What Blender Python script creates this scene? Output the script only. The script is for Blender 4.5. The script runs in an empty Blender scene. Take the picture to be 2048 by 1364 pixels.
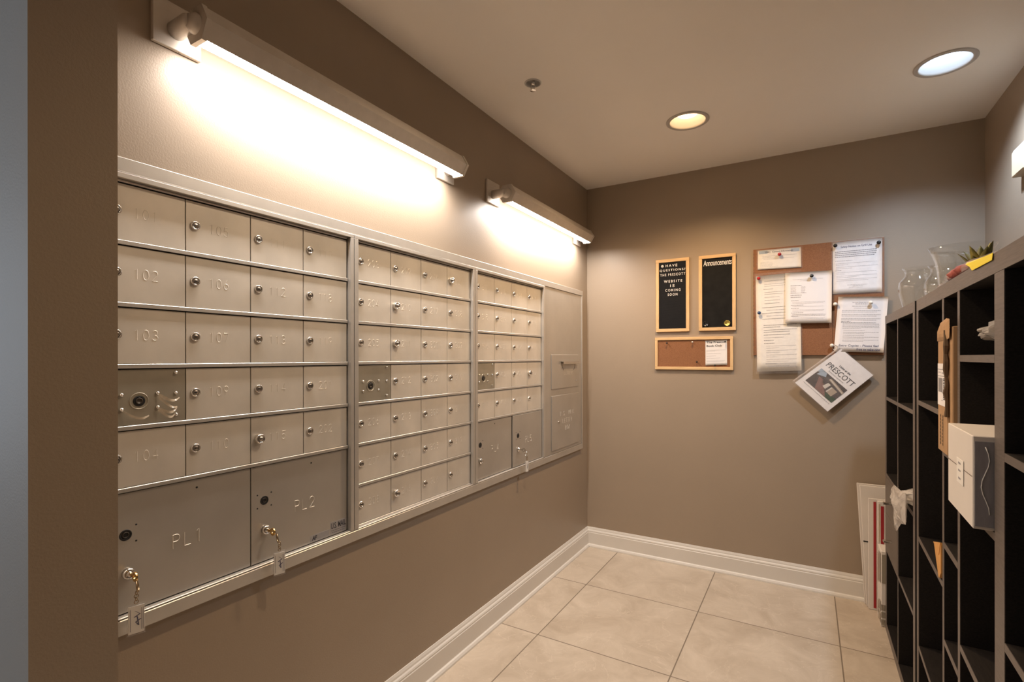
import bpy, math, random
from math import sin, cos, pi, radians, sqrt
from mathutils import Vector, noise
random.seed(7)
SC = bpy.context.scene
COL = SC.collection

# ------------------------------------------------------------------ camera
cam_d = bpy.data.cameras.new('camera'); cam = bpy.data.objects.new('camera', cam_d); COL.objects.link(cam)
cam.location = (1.3367, -3.3185, 1.3233)
cam.rotation_euler = (radians(90), radians(0.063), 0.5313)
cam_d.sensor_fit = 'HORIZONTAL'; cam_d.sensor_width = 36.0
cam_d.lens = 36.0 * 1005.13 / 2048
cam_d.shift_y = (714.2 - 682) / 2048
cam_d.clip_start = 0.02
SC.camera = cam

# ------------------------------------------------------------------ world, exposure
w = bpy.data.worlds.new('world'); SC.world = w; w.use_nodes = True
w.node_tree.nodes['Background'].inputs[0].default_value = (0.62, 0.78, 1.0, 1)
w.node_tree.nodes['Background'].inputs[1].default_value = 0.4
SC.view_settings.view_transform = 'Standard'; SC.view_settings.look = 'None'
SC.view_settings.exposure = 0.64; SC.view_settings.gamma = 1.0
SC.view_settings.use_curve_mapping = False
SC.cycles.caustics_reflective = False; SC.cycles.caustics_refractive = False
SC.cycles.max_bounces = 12; SC.cycles.transparent_max_bounces = 16
SC.cycles.sample_clamp_indirect = 6.0

BAR_EMIT = 66.0            # wall bar lights
WARM_W, COOL_W, HALL_FILL_W = 40.0, 34.0, 6.0   # recessed downlights; the hall one is an added fill
BULB_GLOW = 4.0

# ------------------------------------------------------------------ materials
MATS = {}
def mat(name, col, rough=0.6, metal=0.0, var=0.0, scale=8.0, stretch=(1, 1, 1), bump=0.0, bscale=None, spec=0.5, col2=None, emit=None, estr=0.0, detail=4.0, coat=0.0):
    if name in MATS: return MATS[name]
    m = bpy.data.materials.new(name); m.use_nodes = True; nt = m.node_tree; N = nt.nodes; L = nt.links
    b = N['Principled BSDF']
    b.inputs['Base Color'].default_value = (*col, 1); b.inputs['Roughness'].default_value = rough
    b.inputs['Metallic'].default_value = metal; b.inputs['Specular IOR Level'].default_value = spec
    if coat: b.inputs['Coat Weight'].default_value = coat
    if var or bump or col2:
        tc = N.new('ShaderNodeTexCoord'); mp = N.new('ShaderNodeMapping')
        geo = N.new('ShaderNodeNewGeometry')
        L.new(geo.outputs['Position'], mp.inputs['Vector']); mp.inputs['Scale'].default_value = stretch
        if var or col2:
            n = N.new('ShaderNodeTexNoise'); n.inputs['Scale'].default_value = scale; n.inputs['Detail'].default_value = detail
            L.new(mp.outputs[0], n.inputs['Vector'])
            r = N.new('ShaderNodeValToRGB'); L.new(n.outputs[0], r.inputs[0])
            r.color_ramp.elements[0].position = 0.3; r.color_ramp.elements[1].position = 0.7
            c2 = col2 if col2 else tuple(min(1, c * (1 + var)) for c in col)
            c1 = col if col2 else tuple(c * (1 - var) for c in col)
            r.color_ramp.elements[0].color = (*c1, 1); r.color_ramp.elements[1].color = (*c2, 1)
            L.new(r.outputs[0], b.inputs['Base Color'])
        if bump:
            n2 = N.new('ShaderNodeTexNoise'); n2.inputs['Scale'].default_value = bscale or scale * 4; n2.inputs['Detail'].default_value = 3
            L.new(mp.outputs[0], n2.inputs['Vector'])
            bp_ = N.new('ShaderNodeBump'); bp_.inputs['Strength'].default_value = bump; bp_.inputs['Distance'].default_value = 0.002
            L.new(n2.outputs[0], bp_.inputs['Height']); L.new(bp_.outputs[0], b.inputs['Normal'])
    if emit:
        b.inputs['Emission Color'].default_value = (*emit, 1); b.inputs['Emission Strength'].default_value = estr
    MATS[name] = m
    return m

WALL = mat('taupe_wall_paint', (0.345, 0.270, 0.198), 0.42, bump=0.20, bscale=240, var=0.02, scale=3, spec=0.4)
HALL = mat('hall_wall_paint', (0.50, 0.50, 0.50), 0.6, bump=0.2, bscale=260)
CEIL = mat('ceiling_paint', (0.92, 0.87, 0.80), 0.85, bump=0.15, bscale=220, var=0.01, scale=3)
TRIMW = mat('white_trim_paint', (0.72, 0.68, 0.62), 0.35, var=0.02, scale=5)
ALU = mat('brushed_aluminium', (0.62, 0.58, 0.525), 0.38, 0.62, var=0.05, scale=14, stretch=(1, 1, 1), bump=0.02, bscale=500)
ALUD = mat('aluminium_door', (0.74, 0.685, 0.605), 0.44, 0.40, var=0.085, scale=7, stretch=(1, 1.3, 1), bump=0.025, bscale=500, detail=8)
ALUP = mat('aluminium_parcel_door', (0.56, 0.52, 0.465), 0.40, 0.62, var=0.06, scale=6, bump=0.02, bscale=500, detail=8)
PLATE = mat('lock_plate_steel', (0.45, 0.41, 0.33), 0.42, 0.6, var=0.08, scale=16, bump=0.02, bscale=500)
CORE = mat('lock_core_steel', (0.42, 0.37, 0.32), 0.32, 0.9)
CHROME = mat('chrome', (0.75, 0.72, 0.68), 0.16, 1.0)
DARKMET = mat('dark_metal', (0.05, 0.04, 0.03), 0.5, 0.4)
BLACK = mat('black_gap', (0.012, 0.011, 0.010), 0.8)
SATIN = mat('satin_fixture_metal', (0.62, 0.56, 0.49), 0.45, 0.3, var=0.04, scale=30, bump=0.08, bscale=300)
BRASS = mat('brass', (0.75, 0.48, 0.18), 0.25, 1.0)
BRONZE = mat('bronze_ring', (0.35, 0.26, 0.16), 0.3, 1.0)
OAK = mat('light_oak', (0.62, 0.40, 0.19), 0.5, var=0.0, col2=(0.74, 0.50, 0.26), scale=16, stretch=(6, 1, 0.7))
OAKH = mat('light_oak_horizontal', (0.62, 0.40, 0.19), 0.5, col2=(0.74, 0.50, 0.26), scale=16, stretch=(0.7, 1, 6))
CORK = mat('cork', (0.215, 0.088, 0.036), 0.85, col2=(0.29, 0.128, 0.056), scale=220, bump=0.3, bscale=400)
CORKEDGE = mat('cork_edge', (0.20, 0.10, 0.05), 0.8)
FELT = mat('black_letterboard_felt', (0.022, 0.022, 0.024), 0.9, spec=0.1)
CHALK = mat('black_chalkboard', (0.009, 0.0085, 0.008), 0.7, var=0.3, scale=20, spec=0.15)
WHITEP = mat('white_plastic', (0.85, 0.82, 0.78), 0.4)
PAPER = mat('white_paper', (0.80, 0.77, 0.76), 0.7, var=0.015, scale=12)
PAPERW = mat('cream_paper', (0.80, 0.76, 0.70), 0.7, var=0.015, scale=12)
INK = mat('black_ink', (0.05, 0.05, 0.06), 0.7)
INKG = mat('grey_print', (0.33, 0.31, 0.32), 0.7)
INKM = mat('dark_grey_print', (0.17, 0.16, 0.17), 0.7)
INKL = mat('light_grey_print', (0.40, 0.38, 0.39), 0.7)
INKB = mat('blue_black_marker', (0.05, 0.05, 0.12), 0.6)
HEADB = mat('blue_grey_header', (0.36, 0.42, 0.48), 0.7)
WOODB = mat('black_brown_laminate', (0.010, 0.008, 0.007), 0.6, col2=(0.020, 0.016, 0.014), scale=28, stretch=(8, 1, 14), spec=0.2)
WOODE_LIT = mat('black_brown_edge_lit', (0.105, 0.085, 0.074), 0.45, col2=(0.155, 0.125, 0.108), scale=24, stretch=(6, 1, 16), spec=0.5)  # same laminate, lightened in colour for the light on front edges
DRAWER = mat('drawer_front_laminate', (0.12, 0.098, 0.082), 0.4, var=0.1, scale=20, stretch=(1, 1, 8))
CARD = mat('brown_cardboard', (0.40, 0.235, 0.115), 0.75, var=0.10, scale=14, stretch=(1, 1, .5), bump=0.1, bscale=90)
CARDD = mat('torn_cardboard_core', (0.10, 0.06, 0.03), 0.9)
WCARD = mat('white_cardboard', (0.70, 0.64, 0.58), 0.65, var=0.03, scale=6)
GREYPL = mat('grey_plastic_film', (0.28, 0.265, 0.28), 0.35, var=0.08, scale=30, stretch=(6, 6, 1))
REDSTR = mat('red_stripe', (0.35, 0.015, 0.02), 0.6)
KRAFT = mat('orange_kraft_paper', (0.62, 0.31, 0.09), 0.7, var=0.06, scale=20)
YEL = mat('yellow_label', (0.90, 0.72, 0.02), 0.45)
REDM = mat('dark_red_petals', (0.20, 0.012, 0.010), 0.7, col2=(0.40, 0.10, 0.07), scale=70)
LEAF = mat('succulent_leaf', (0.075, 0.085, 0.015), 0.5, col2=(0.34, 0.26, 0.055), scale=26)
POT = mat('small_pot', (0.30, 0.25, 0.2), 0.6)
CREAM = mat('cream_plastic', (0.62, 0.52, 0.36), 0.5)
HOLE = mat('keyhole_black', (0.006, 0.006, 0.006), 0.6)
STICK = mat('silver_sticker', (0.42, 0.40, 0.40), 0.4, 0.3)
GRASSG = mat('print_green', (0.02, 0.055, 0.02), 0.6, var=0.5, scale=300)
PHOTOD = mat('print_dark', (0.03, 0.025, 0.025), 0.6, col2=(0.12, 0.09, 0.08), scale=260)
BRICKP = mat('print_brick', (0.22, 0.12, 0.10), 0.6, var=0.2, scale=300)
SKYP = mat('print_sky', (0.35, 0.42, 0.50), 0.6)
POSTP = mat('print_tan', (0.40, 0.32, 0.24), 0.6)
POSTW = mat('print_pale', (0.6, 0.56, 0.5), 0.6)
RED = mat('red_pin', (0.45, 0.015, 0.02), 0.25); BLUE = mat('blue_pin', (0.02, 0.06, 0.16), 0.25)
BLK = mat('black_pin', (0.012, 0.012, 0.012), 0.25); WHT = mat('white_pin', (0.80, 0.75, 0.66), 0.3)
GOLD = mat('gold_magnet', (0.62, 0.48, 0.12), 0.3, 0.8)
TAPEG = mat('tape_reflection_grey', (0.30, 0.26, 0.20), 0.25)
DIFF = mat('bar_light_diffuser', (0.9, 0.9, 0.9), 0.5, emit=(1.0, 0.93, 0.88), estr=BAR_EMIT)
DIFFS = mat('bar_light_diffuser_wall_side', (0.9, 0.9, 0.9), 0.5, emit=(1.0, 0.93, 0.88), estr=BAR_EMIT * .12)
WBULB = mat('warm_bulb', (0.9, 0.9, 0.9), 0.5, emit=(1.0, 0.66, 0.34), estr=BULB_GLOW)
CBULB = mat('cool_bulb', (0.9, 0.9, 0.9), 0.5, emit=(0.62, 0.78, 1.0), estr=BULB_GLOW)
FILL_BULB = mat('hall_fill_bulb', (0.9, 0.9, 0.9), 0.5, emit=(1.0, 0.72, 0.45), estr=BULB_GLOW)
BAFFLE = mat('white_baffle', (0.55, 0.53, 0.50), 0.4)
BEZEL = mat('downlight_trim_ring', (0.50, 0.46, 0.42), 0.45)

def see_through(name, tint, alpha, rough=0.12):
    m = bpy.data.materials.new(name); m.use_nodes = True; nt = m.node_tree; N = nt.nodes; L = nt.links
    out = N['Material Output']; b = N['Principled BSDF']
    b.inputs['Base Color'].default_value = (*tint, 1); b.inputs['Roughness'].default_value = rough
    b.inputs['Specular IOR Level'].default_value = 1.0
    tr = N.new('ShaderNodeBsdfTransparent'); mx = N.new('ShaderNodeMixShader')
    n = N.new('ShaderNodeTexNoise'); n.inputs['Scale'].default_value = 40
    geo = N.new('ShaderNodeNewGeometry'); L.new(geo.outputs['Position'], n.inputs['Vector'])
    mr = N.new('ShaderNodeMapRange'); mr.inputs[3].default_value = max(0, alpha - 0.1); mr.inputs[4].default_value = min(1, alpha + 0.1)
    L.new(n.outputs[0], mr.inputs[0]); L.new(mr.outputs[0], mx.inputs[0])
    L.new(tr.outputs[0], mx.inputs[1]); L.new(b.outputs[0], mx.inputs[2]); L.new(mx.outputs[0], out.inputs['Surface'])
    MATS[name] = m; return m
BAGM = see_through('clear_plastic_bag', (0.82, 0.76, 0.70), 0.5, 0.18)
CELLO = see_through('cellophane', (0.78, 0.66, 0.58), 0.30, 0.15)
SLEEVE = see_through('clear_sleeve', (0.85, 0.82, 0.80), 0.07, 0.06)
TAPE = see_through('clear_tape', (0.80, 0.66, 0.5), 0.45, 0.08)
def glass_mat():
    m = bpy.data.materials.new('vase_glass'); m.use_nodes = True; nt = m.node_tree; N = nt.nodes; L = nt.links
    out = N['Material Output']; N.remove(N['Principled BSDF'])
    lw = N.new('ShaderNodeLayerWeight'); lw.inputs[0].default_value = 0.5
    pw = N.new('ShaderNodeMath'); pw.operation = 'POWER'; L.new(lw.outputs['Facing'], pw.inputs[0]); pw.inputs[1].default_value = 4.0
    fr = N.new('ShaderNodeMath'); fr.operation = 'MULTIPLY_ADD'; L.new(pw.outputs[0], fr.inputs[0]); fr.inputs[1].default_value = 0.8; fr.inputs[2].default_value = 0.035
    g = N.new('ShaderNodeBsdfGlossy'); g.inputs['Roughness'].default_value = 0.02; g.inputs['Color'].default_value = (1, 1, 1, 1)
    t = N.new('ShaderNodeBsdfTransparent'); t.inputs[0].default_value = (0.97, 0.97, 0.96, 1)
    mx = N.new('ShaderNodeMixShader'); L.new(fr.outputs[0], mx.inputs[0]); L.new(t.outputs[0], mx.inputs[1]); L.new(g.outputs[0], mx.inputs[2])
    L.new(mx.outputs[0], out.inputs['Surface']); return m
GLASS = glass_mat()

def tile_mat():
    m = bpy.data.materials.new('marble_floor_tile'); m.use_nodes = True; nt = m.node_tree; N = nt.nodes; L = nt.links
    b = N['Principled BSDF']; geo = N.new('ShaderNodeNewGeometry'); sep = N.new('ShaderNodeSeparateXYZ'); L.new(geo.outputs['Position'], sep.inputs[0])
    def M(op, a, b_=None, c=None):
        n = N.new('ShaderNodeMath'); n.operation = op
        for i, v in enumerate((a, b_, c)):
            if v is None: continue
            if isinstance(v, (int, float)): n.inputs[i].default_value = v
            else: L.new(v, n.inputs[i])
        return n.outputs[0]
    def dist(o, off, per):
        u = M('DIVIDE', M('SUBTRACT', o, off), per)
        f = M('FRACT', u); d = M('MINIMUM', f, M('SUBTRACT', 1.0, f)); return M('MULTIPLY', d, per), M('FLOOR', u)
    dx, ix = dist(sep.outputs[0], 0.227, 0.619); dy, iy = dist(sep.outputs[1], -0.58, 0.611)
    d = M('MINIMUM', dx, dy); grout = M('LESS_THAN', d, 0.0026)
    # marble clouds + veins, offset per tile
    comb = N.new('ShaderNodeCombineXYZ'); L.new(M('MULTIPLY', ix, 3.7), comb.inputs[0]); L.new(M('MULTIPLY', iy, 5.1), comb.inputs[1])
    va = N.new('ShaderNodeVectorMath'); va.operation = 'ADD'; L.new(geo.outputs['Position'], va.inputs[0]); L.new(comb.outputs[0], va.inputs[1])
    n1 = N.new('ShaderNodeTexNoise'); n1.inputs['Scale'].default_value = 5; n1.inputs['Detail'].default_value = 8; n1.inputs['Distortion'].default_value = 0.8; n1.inputs['Roughness'].default_value = 0.65
    L.new(va.outputs[0], n1.inputs['Vector'])
    r1 = N.new('ShaderNodeValToRGB'); L.new(n1.outputs[0], r1.inputs[0])
    r1.color_ramp.elements[0].position = 0.32; r1.color_ramp.elements[1].position = 0.66
    r1.color_ramp.elements[0].color = (0.46, 0.375, 0.285, 1); r1.color_ramp.elements[1].color = (0.60, 0.51, 0.405, 1)
    n2 = N.new('ShaderNodeTexNoise'); n2.inputs['Scale'].default_value = 3.2; n2.inputs['Detail'].default_value = 5; n2.inputs['Distortion'].default_value = 2.0
    L.new(va.outputs[0], n2.inputs['Vector'])
    vein = M('LESS_THAN', M('ABSOLUTE', M('SUBTRACT', n2.outputs[0], 0.5)), 0.0045)
    mixv = N.new('ShaderNodeMix'); mixv.data_type = 'RGBA'; L.new(M('MULTIPLY', vein, 0.45), mixv.inputs[0]); L.new(r1.outputs[0], mixv.inputs[6]); mixv.inputs[7].default_value = (0.66, 0.57, 0.46, 1)
    mixg = N.new('ShaderNodeMix'); mixg.data_type = 'RGBA'; L.new(grout, mixg.inputs[0]); L.new(mixv.outputs[2], mixg.inputs[6]); mixg.inputs[7].default_value = (0.21, 0.165, 0.12, 1)
    L.new(mixg.outputs[2], b.inputs['Base Color'])
    L.new(M('MULTIPLY_ADD', grout, 0.5, 0.33), b.inputs['Roughness'])
    bp_ = N.new('ShaderNodeBump'); bp_.inputs['Distance'].default_value = 0.001; bp_.inputs['Strength'].default_value = 0.5
    L.new(M('MULTIPLY', grout, -1.0), bp_.inputs['Height']); L.new(bp_.outputs[0], b.inputs['Normal'])
    return m
TILE = tile_mat()

# ------------------------------------------------------------------ mesh builder
class MB:
    def __init__(s): s.v = []; s.f = []; s.m = []; s.mats = []; s.sm = []
    def mi(s, m):
        if m not in s.mats: s.mats.append(m)
        return s.mats.index(m)
    def add(s, vs, fs, m, smooth=False):
        o = len(s.v); s.v += [tuple(x) for x in vs]; k = s.mi(m)
        for f in fs: s.f.append(tuple(i + o for i in f)); s.m.append(k); s.sm.append(smooth)
        return s
    def box(s, a, b, m, T=None):
        x0, x1 = sorted((a[0], b[0])); y0, y1 = sorted((a[1], b[1])); z0, z1 = sorted((a[2], b[2]))
        vs = [(x, y, z) for z in (z0, z1) for y in (y0, y1) for x in (x0, x1)]
        if T: vs = [T(*p) for p in vs]
        return s.add(vs, [(0, 2, 3, 1), (4, 5, 7, 6), (0, 1, 5, 4), (2, 6, 7, 3), (0, 4, 6, 2), (1, 3, 7, 5)], m)
    def bbox(s, a, b, m, c=0.001, T=None):
        """box with chamfered edges"""
        x0, x1 = sorted((a[0], b[0])); y0, y1 = sorted((a[1], b[1])); z0, z1 = sorted((a[2], b[2]))
        c = min(c, (x1 - x0) * .45, (y1 - y0) * .45, (z1 - z0) * .45)
        cx, cy, cz = (x0 + x1) / 2, (y0 + y1) / 2, (z0 + z1) / 2; hx, hy, hz = (x1 - x0) / 2, (y1 - y0) / 2, (z1 - z0) / 2
        vs = []; idx = {}
        for sx in (-1, 1):
            for sy in (-1, 1):
                for sz in (-1, 1):
                    for ax in range(3):
                        h = [hx - c, hy - c, hz - c]; h[ax] += c
                        idx[(sx, sy, sz, ax)] = len(vs); p = (cx + sx * h[0], cy + sy * h[1], cz + sz * h[2]); vs.append(T(*p) if T else p)
        fs = []
        for ax in range(3):
            o = [i for i in range(3) if i != ax]
            for sg in (-1, 1):
                q = []
                for a_, b_ in ((-1, -1), (1, -1), (1, 1), (-1, 1)):
                    k = [0, 0, 0]; k[ax] = sg; k[o[0]] = a_; k[o[1]] = b_; q.append(idx[(*k, ax)])
                if (sg == 1) != (ax != 1): q.reverse()
                fs.append(tuple(q))
        for ax in range(3):
            o = [i for i in range(3) if i != ax]
            for a_ in (-1, 1):
                for b_ in (-1, 1):
                    k0 = [0, 0, 0]; k0[ax] = -1; k0[o[0]] = a_; k0[o[1]] = b_; k1 = list(k0); k1[ax] = 1
                    fs.append((idx[(*k0, o[0])], idx[(*k1, o[0])], idx[(*k1, o[1])], idx[(*k0, o[1])]))
        for sx in (-1, 1):
            for sy in (-1, 1):
                for sz in (-1, 1): fs.append(tuple(idx[(sx, sy, sz, a_)] for a_ in range(3)))
        return s.add(vs, fs, m)
    def lathe(s, c, ax, prof, m, seg=20, smooth=True, cap=True):
        """prof: (radius, distance along ax)"""
        ax = Vector(ax).normalized(); u = ax.orthogonal().normalized(); v = ax.cross(u); c = Vector(c)
        vs = []
        for r, h in prof:
            for k in range(seg):
                a = 2 * pi * k / seg; vs.append(tuple(c + ax * h + (u * cos(a) + v * sin(a)) * max(r, 1e-5)))
        fs = [(i * seg + k, i * seg + (k + 1) % seg, (i + 1) * seg + (k + 1) % seg, (i + 1) * seg + k) for i in range(len(prof) - 1) for k in range(seg)]
        if cap:
            if prof[0][0] > 1e-4: fs.append(tuple(range(seg))[::-1])
            if prof[-1][0] > 1e-4: fs.append(tuple((len(prof) - 1) * seg + k for k in range(seg)))
        return s.add(vs, fs, m, smooth)
    def tube(s, pts, r, m, seg=8, closed=False, smooth=True):
        P = [Vector(p) for p in pts]; n = len(P); vs = []; up = None
        for i in range(n):
            if closed: t = (P[(i + 1) % n] - P[i - 1]).normalized()
            else: t = (P[min(i + 1, n - 1)] - P[max(i - 1, 0)]).normalized()
            if up is None: up = t.orthogonal().normalized()
            up = (up - t * up.dot(t)).normalized(); w_ = t.cross(up); rr = r(i) if callable(r) else r
            for k in range(seg):
                a = 2 * pi * k / seg; vs.append(tuple(P[i] + (up * cos(a) + w_ * sin(a)) * rr))
        fs = [((i % n) * seg + k, (i % n) * seg + (k + 1) % seg, ((i + 1) % n) * seg + (k + 1) % seg, ((i + 1) % n) * seg + k) for i in range(n if closed else n - 1) for k in range(seg)]
        if not closed: fs += [tuple(range(seg))[::-1], tuple((n - 1) * seg + k for k in range(seg))]
        return s.add(vs, fs, m, smooth)
    def ring(s, c, n, R, r, m, seg=20):
        n = Vector(n).normalized(); u = n.orthogonal().normalized(); v = n.cross(u); c = Vector(c)
        return s.tube([c + (u * cos(2 * pi * k / seg) + v * sin(2 * pi * k / seg)) * R for k in range(seg)], r, m, 6, True)
    def prism(s, poly, lo, hi, fn, m, smooth=False):
        """poly 2-D points; fn(a,b,h) -> world"""
        n = len(poly); vs = [fn(a, b, lo) for a, b in poly] + [fn(a, b, hi) for a, b in poly]
        fs = [tuple(range(n))[::-1], tuple(range(n, 2 * n))] + [(i, (i + 1) % n, n + (i + 1) % n, n + i) for i in range(n)]
        return s.add(vs, fs, m, smooth)

def emp(name, loc, label, cat, group=None):
    o = bpy.data.objects.new(name, None); o.empty_display_size = 0.05; COL.objects.link(o); o.location = loc
    o['label'] = label; o['category'] = cat
    if group: o['group'] = group
    o['_w'] = loc; return o
def obj(name, mb, parent=None, label=None, cat=None, group=None, kind=None, origin=None):
    me = bpy.data.meshes.new(name); xs, ys, zs = zip(*mb.v)
    og = origin or ((min(xs) + max(xs)) / 2, (min(ys) + max(ys)) / 2, min(zs))
    me.from_pydata([(x - og[0], y - og[1], z - og[2]) for x, y, z in mb.v], [], mb.f)
    for m in mb.mats: me.materials.append(m)
    me.polygons.foreach_set('material_index', mb.m); me.polygons.foreach_set('use_smooth', mb.sm); me.update()
    o = bpy.data.objects.new(name, me); COL.objects.link(o); W[o.name] = og
    if parent:
        o.parent = parent; pw = W.get(parent.name) or tuple(parent.location); o.location = tuple(a - b for a, b in zip(og, pw))
    else: o.location = og
    if label: o['label'] = label
    if cat: o['category'] = cat
    if group: o['group'] = group
    if kind: o['kind'] = kind
    return o
W = {}
_emp = emp
def emp(*a, **k):
    o = _emp(*a, **k); W[o.name] = tuple(a[1]); del o['_w']; return o
def struct(name, mb): return obj(name, mb, kind='structure')

# text as flat polygons (built-in font), returned centred in a unit-height box
_tc = {}
def text_geo(txt, shear=0.0, space=1.0, bold=0.0):
    key = (txt, shear, space, bold)
    if key in _tc: return _tc[key]
    cu = bpy.data.curves.new('t', 'FONT'); cu.body = txt; cu.shear = shear; cu.space_character = space; cu.offset = bold
    cu.resolution_u = 3; o = bpy.data.objects.new('t', cu); COL.objects.link(o)
    dg = bpy.context.evaluated_depsgraph_get(); me = bpy.data.meshes.new_from_object(o.evaluated_get(dg))
    vs = [(v.co.x, v.co.y) for v in me.vertices]; fs = [tuple(p.vertices) for p in me.polygons]
    bpy.data.objects.remove(o); bpy.data.curves.remove(cu); bpy.data.meshes.remove(me)
    x0 = min(a for a, b in vs); x1 = max(a for a, b in vs); y0 = min(b for a, b in vs); y1 = max(b for a, b in vs)
    vs = [((a - x0) / (x1 - x0), (b - y0) / (y1 - y0)) for a, b in vs]
    _tc[key] = (vs, fs, (x1 - x0) / (y1 - y0)); return _tc[key]
def put_text(mb, txt, s0, s1, t0, t1, fn, m, **k):
    """text stretched into s0..s1 (left-right), t0 (bottom)..t1 (top) of the surface fn(s,t,h)"""
    vs, fs, asp = text_geo(txt, **k)
    mb.add([fn(s0 + (s1 - s0) * a, t0 + (t1 - t0) * b, 0) for a, b in vs], fs, m)

# single-stroke routed lettering
def arc(cx, cy, rx, ry, a0, a1, n=10): return [(cx + rx * cos(radians(a0 + (a1 - a0) * i / n)), cy + ry * sin(radians(a0 + (a1 - a0) * i / n))) for i in range(n + 1)]
STK = {
 '0': [arc(.3, .5, .28, .5, 90, 450, 18)], '1': [[(.15, .85), (.32, 1), (.32, 0)]],
 '2': [arc(.3, .72, .27, .28, 170, -40, 9) + [(.03, 0), (.6, 0)]],
 '3': [arc(.3, .75, .25, .25, 150, -90, 9), arc(.3, .25, .28, .25, 90, -150, 9)],
 '4': [[(.45, 0), (.45, 1), (.02, .3), (.6, .3)]], '5': [[(.55, 1), (.1, 1), (.06, .56)] + arc(.3, .32, .28, .32, 130, -150, 10)],
 '6': [[(.45, 1), (.1, .5)] + arc(.3, .3, .27, .3, 150, 510, 16)], '7': [[(.02, 1), (.58, 1), (.22, 0)]],
 '8': [arc(.3, .76, .23, .24, 90, 450, 14), arc(.3, .26, .28, .26, 90, 450, 14)],
 '9': [arc(.3, .7, .27, .3, 0, 360, 16) + [(.55, .6), (.2, 0)]],
 'P': [[(.05, 0), (.05, 1), (.35, 1)] + arc(.35, .75, .22, .25, 90, -90, 6) + [(.05, .5)]], 'L': [[(.05, 1), (.05, 0), (.55, 0)]],
 'U': [[(.05, 1), (.05, .25)] + arc(.3, .25, .25, .25, 180, 360, 6) + [(.55, 1)]],
 'S': [arc(.3, .75, .25, .25, 20, 270, 8) + arc(.3, .25, .27, .25, 90, -160, 8)], 'M': [[(.02, 0), (.02, 1), (.32, .4), (.62, 1), (.62, 0)]],
 'A': [[(.0, 0), (.3, 1), (.6, 0)], [(.12, .38), (.48, .38)]], 'I': [[(.3, 0), (.3, 1)]], 'T': [[(0, 1), (.6, 1)], [(.3, 1), (.3, 0)]],
 'E': [[(.55, 1), (.05, 1), (.05, 0), (.55, 0)], [(.05, .52), (.45, .52)]],
 'R': [[(.05, 0), (.05, 1), (.35, 1)] + arc(.35, .75, .22, .25, 90, -90, 6) + [(.05, .5)], [(.3, .5), (.58, 0)]],
 'B': [[(.05, 0), (.05, 1), (.32, 1)] + arc(.32, .77, .2, .23, 90, -90, 6) + [(.05, .54)], [(.32, .54)] + arc(.33, .27, .24, .27, 90, -90, 6) + [(.05, 0)]],
 'O': [arc(.3, .5, .29, .5, 90, 450, 18)], 'X': [[(0, 0), (.6, 1)], [(0, 1), (.6, 0)]], '.': [[(.1, 0), (.1, .06)]], ' ': []}
def routed(mb, txt, yc, zc, h, x, m, w_=0.0010, d=0.0005, adv=.80):
    tot = h * (adv * (len(txt) - 1) + .6); y0 = yc - tot / 2; k = h * .8
    for i, ch in enumerate(txt):
        for pl in STK[ch]:
            pts = [(y0 + i * adv * h + a * h * .8 * 1.1, zc - h / 2 + b * h) for a, b in pl]
            vs = []; n = len(pts)
            for j, (a, b) in enumerate(pts):
                a0, b0 = pts[max(j - 1, 0)]; a1, b1 = pts[min(j + 1, n - 1)]; dx, dz = a1 - a0, b1 - b0; l = sqrt(dx * dx + dz * dz) or 1
                nx, nz = -dz / l * w_, dx / l * w_
                vs += [(x, a + nx, b + nz), (x + d, a, b), (x, a - nx, b - nz)]
            fs = []
            for j in range(n - 1): o = 3 * j; fs += [(o, o + 3, o + 4, o + 1), (o + 1, o + 4, o + 5, o + 2)]
            mb.add(vs, fs, m)

def pillow(mb, outline, fn, th, m, rough=0.3, rings=5, seed=0, smooth=False):
    n0 = len(outline); out = []
    for i in range(n0):                       # subdivide the outline
        a, b = outline[i], outline[(i + 1) % n0]
        for k in range(4): out.append((a[0] + (b[0] - a[0]) * k / 4, a[1] + (b[1] - a[1]) * k / 4))
    n = len(out); cx = sum(p[0] for p in out) / n; cy = sum(p[1] for p in out) / n
    for side in (1, -1):
        vs = []
        for r in range(rings + 1):
            k = 1 - r / rings
            for i, (a, b) in enumerate(out):
                x, y = cx + (a - cx) * k, cy + (b - cy) * k
                q = noise.noise(Vector((x * 30 + seed, y * 30, side * 3.0))); h = th * sqrt(max(0, 1 - k * k)) * (1 + rough * 2 * q) if r else 0
                vs.append(fn(x + rough * .01 * noise.noise(Vector((x * 50, y * 50, seed + 5.0))), y, side * h))
        fs = [(r * n + i, r * n + (i + 1) % n, (r + 1) * n + (i + 1) % n, (r + 1) * n + i) for r in range(rings) for i in range(n)]
        mb.add(vs, fs, m, smooth)

# ================================================================== THE SETTING
WX, H = 2.093, 2.5
mb = MB(); mb.box((-2.5, -5.2, -0.1), (WX + .1, 0.1, 0), TILE); struct('floor', mb)
mb = MB(); mb.box((-0.12, -2.902, 0), (0, 0.1, H + .1), WALL); struct('wall_left', mb)
mb = MB(); mb.box((0, 0, 0), (WX + .1, 0.1, H + .1), WALL); struct('wall_back', mb)
mb = MB(); mb.box((WX, -5.2, 0), (WX + .1, 0, H + .1), WALL); struct('wall_right', mb)
mb = MB(); mb.box((-2.5, -3.022, 0), (0.277, -2.902, H + .1), WALL)
f = mb.f.index((0, 1, 5, 4)); mb.m[f] = mb.mi(HALL)                 # the hall side is painted pale grey
struct('wall_partition', mb)
mb = MB(); mb.box((-2.5, -5.3, 0), (WX + .1, -5.2, H + .1), HALL); struct('wall_hall', mb)
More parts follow.
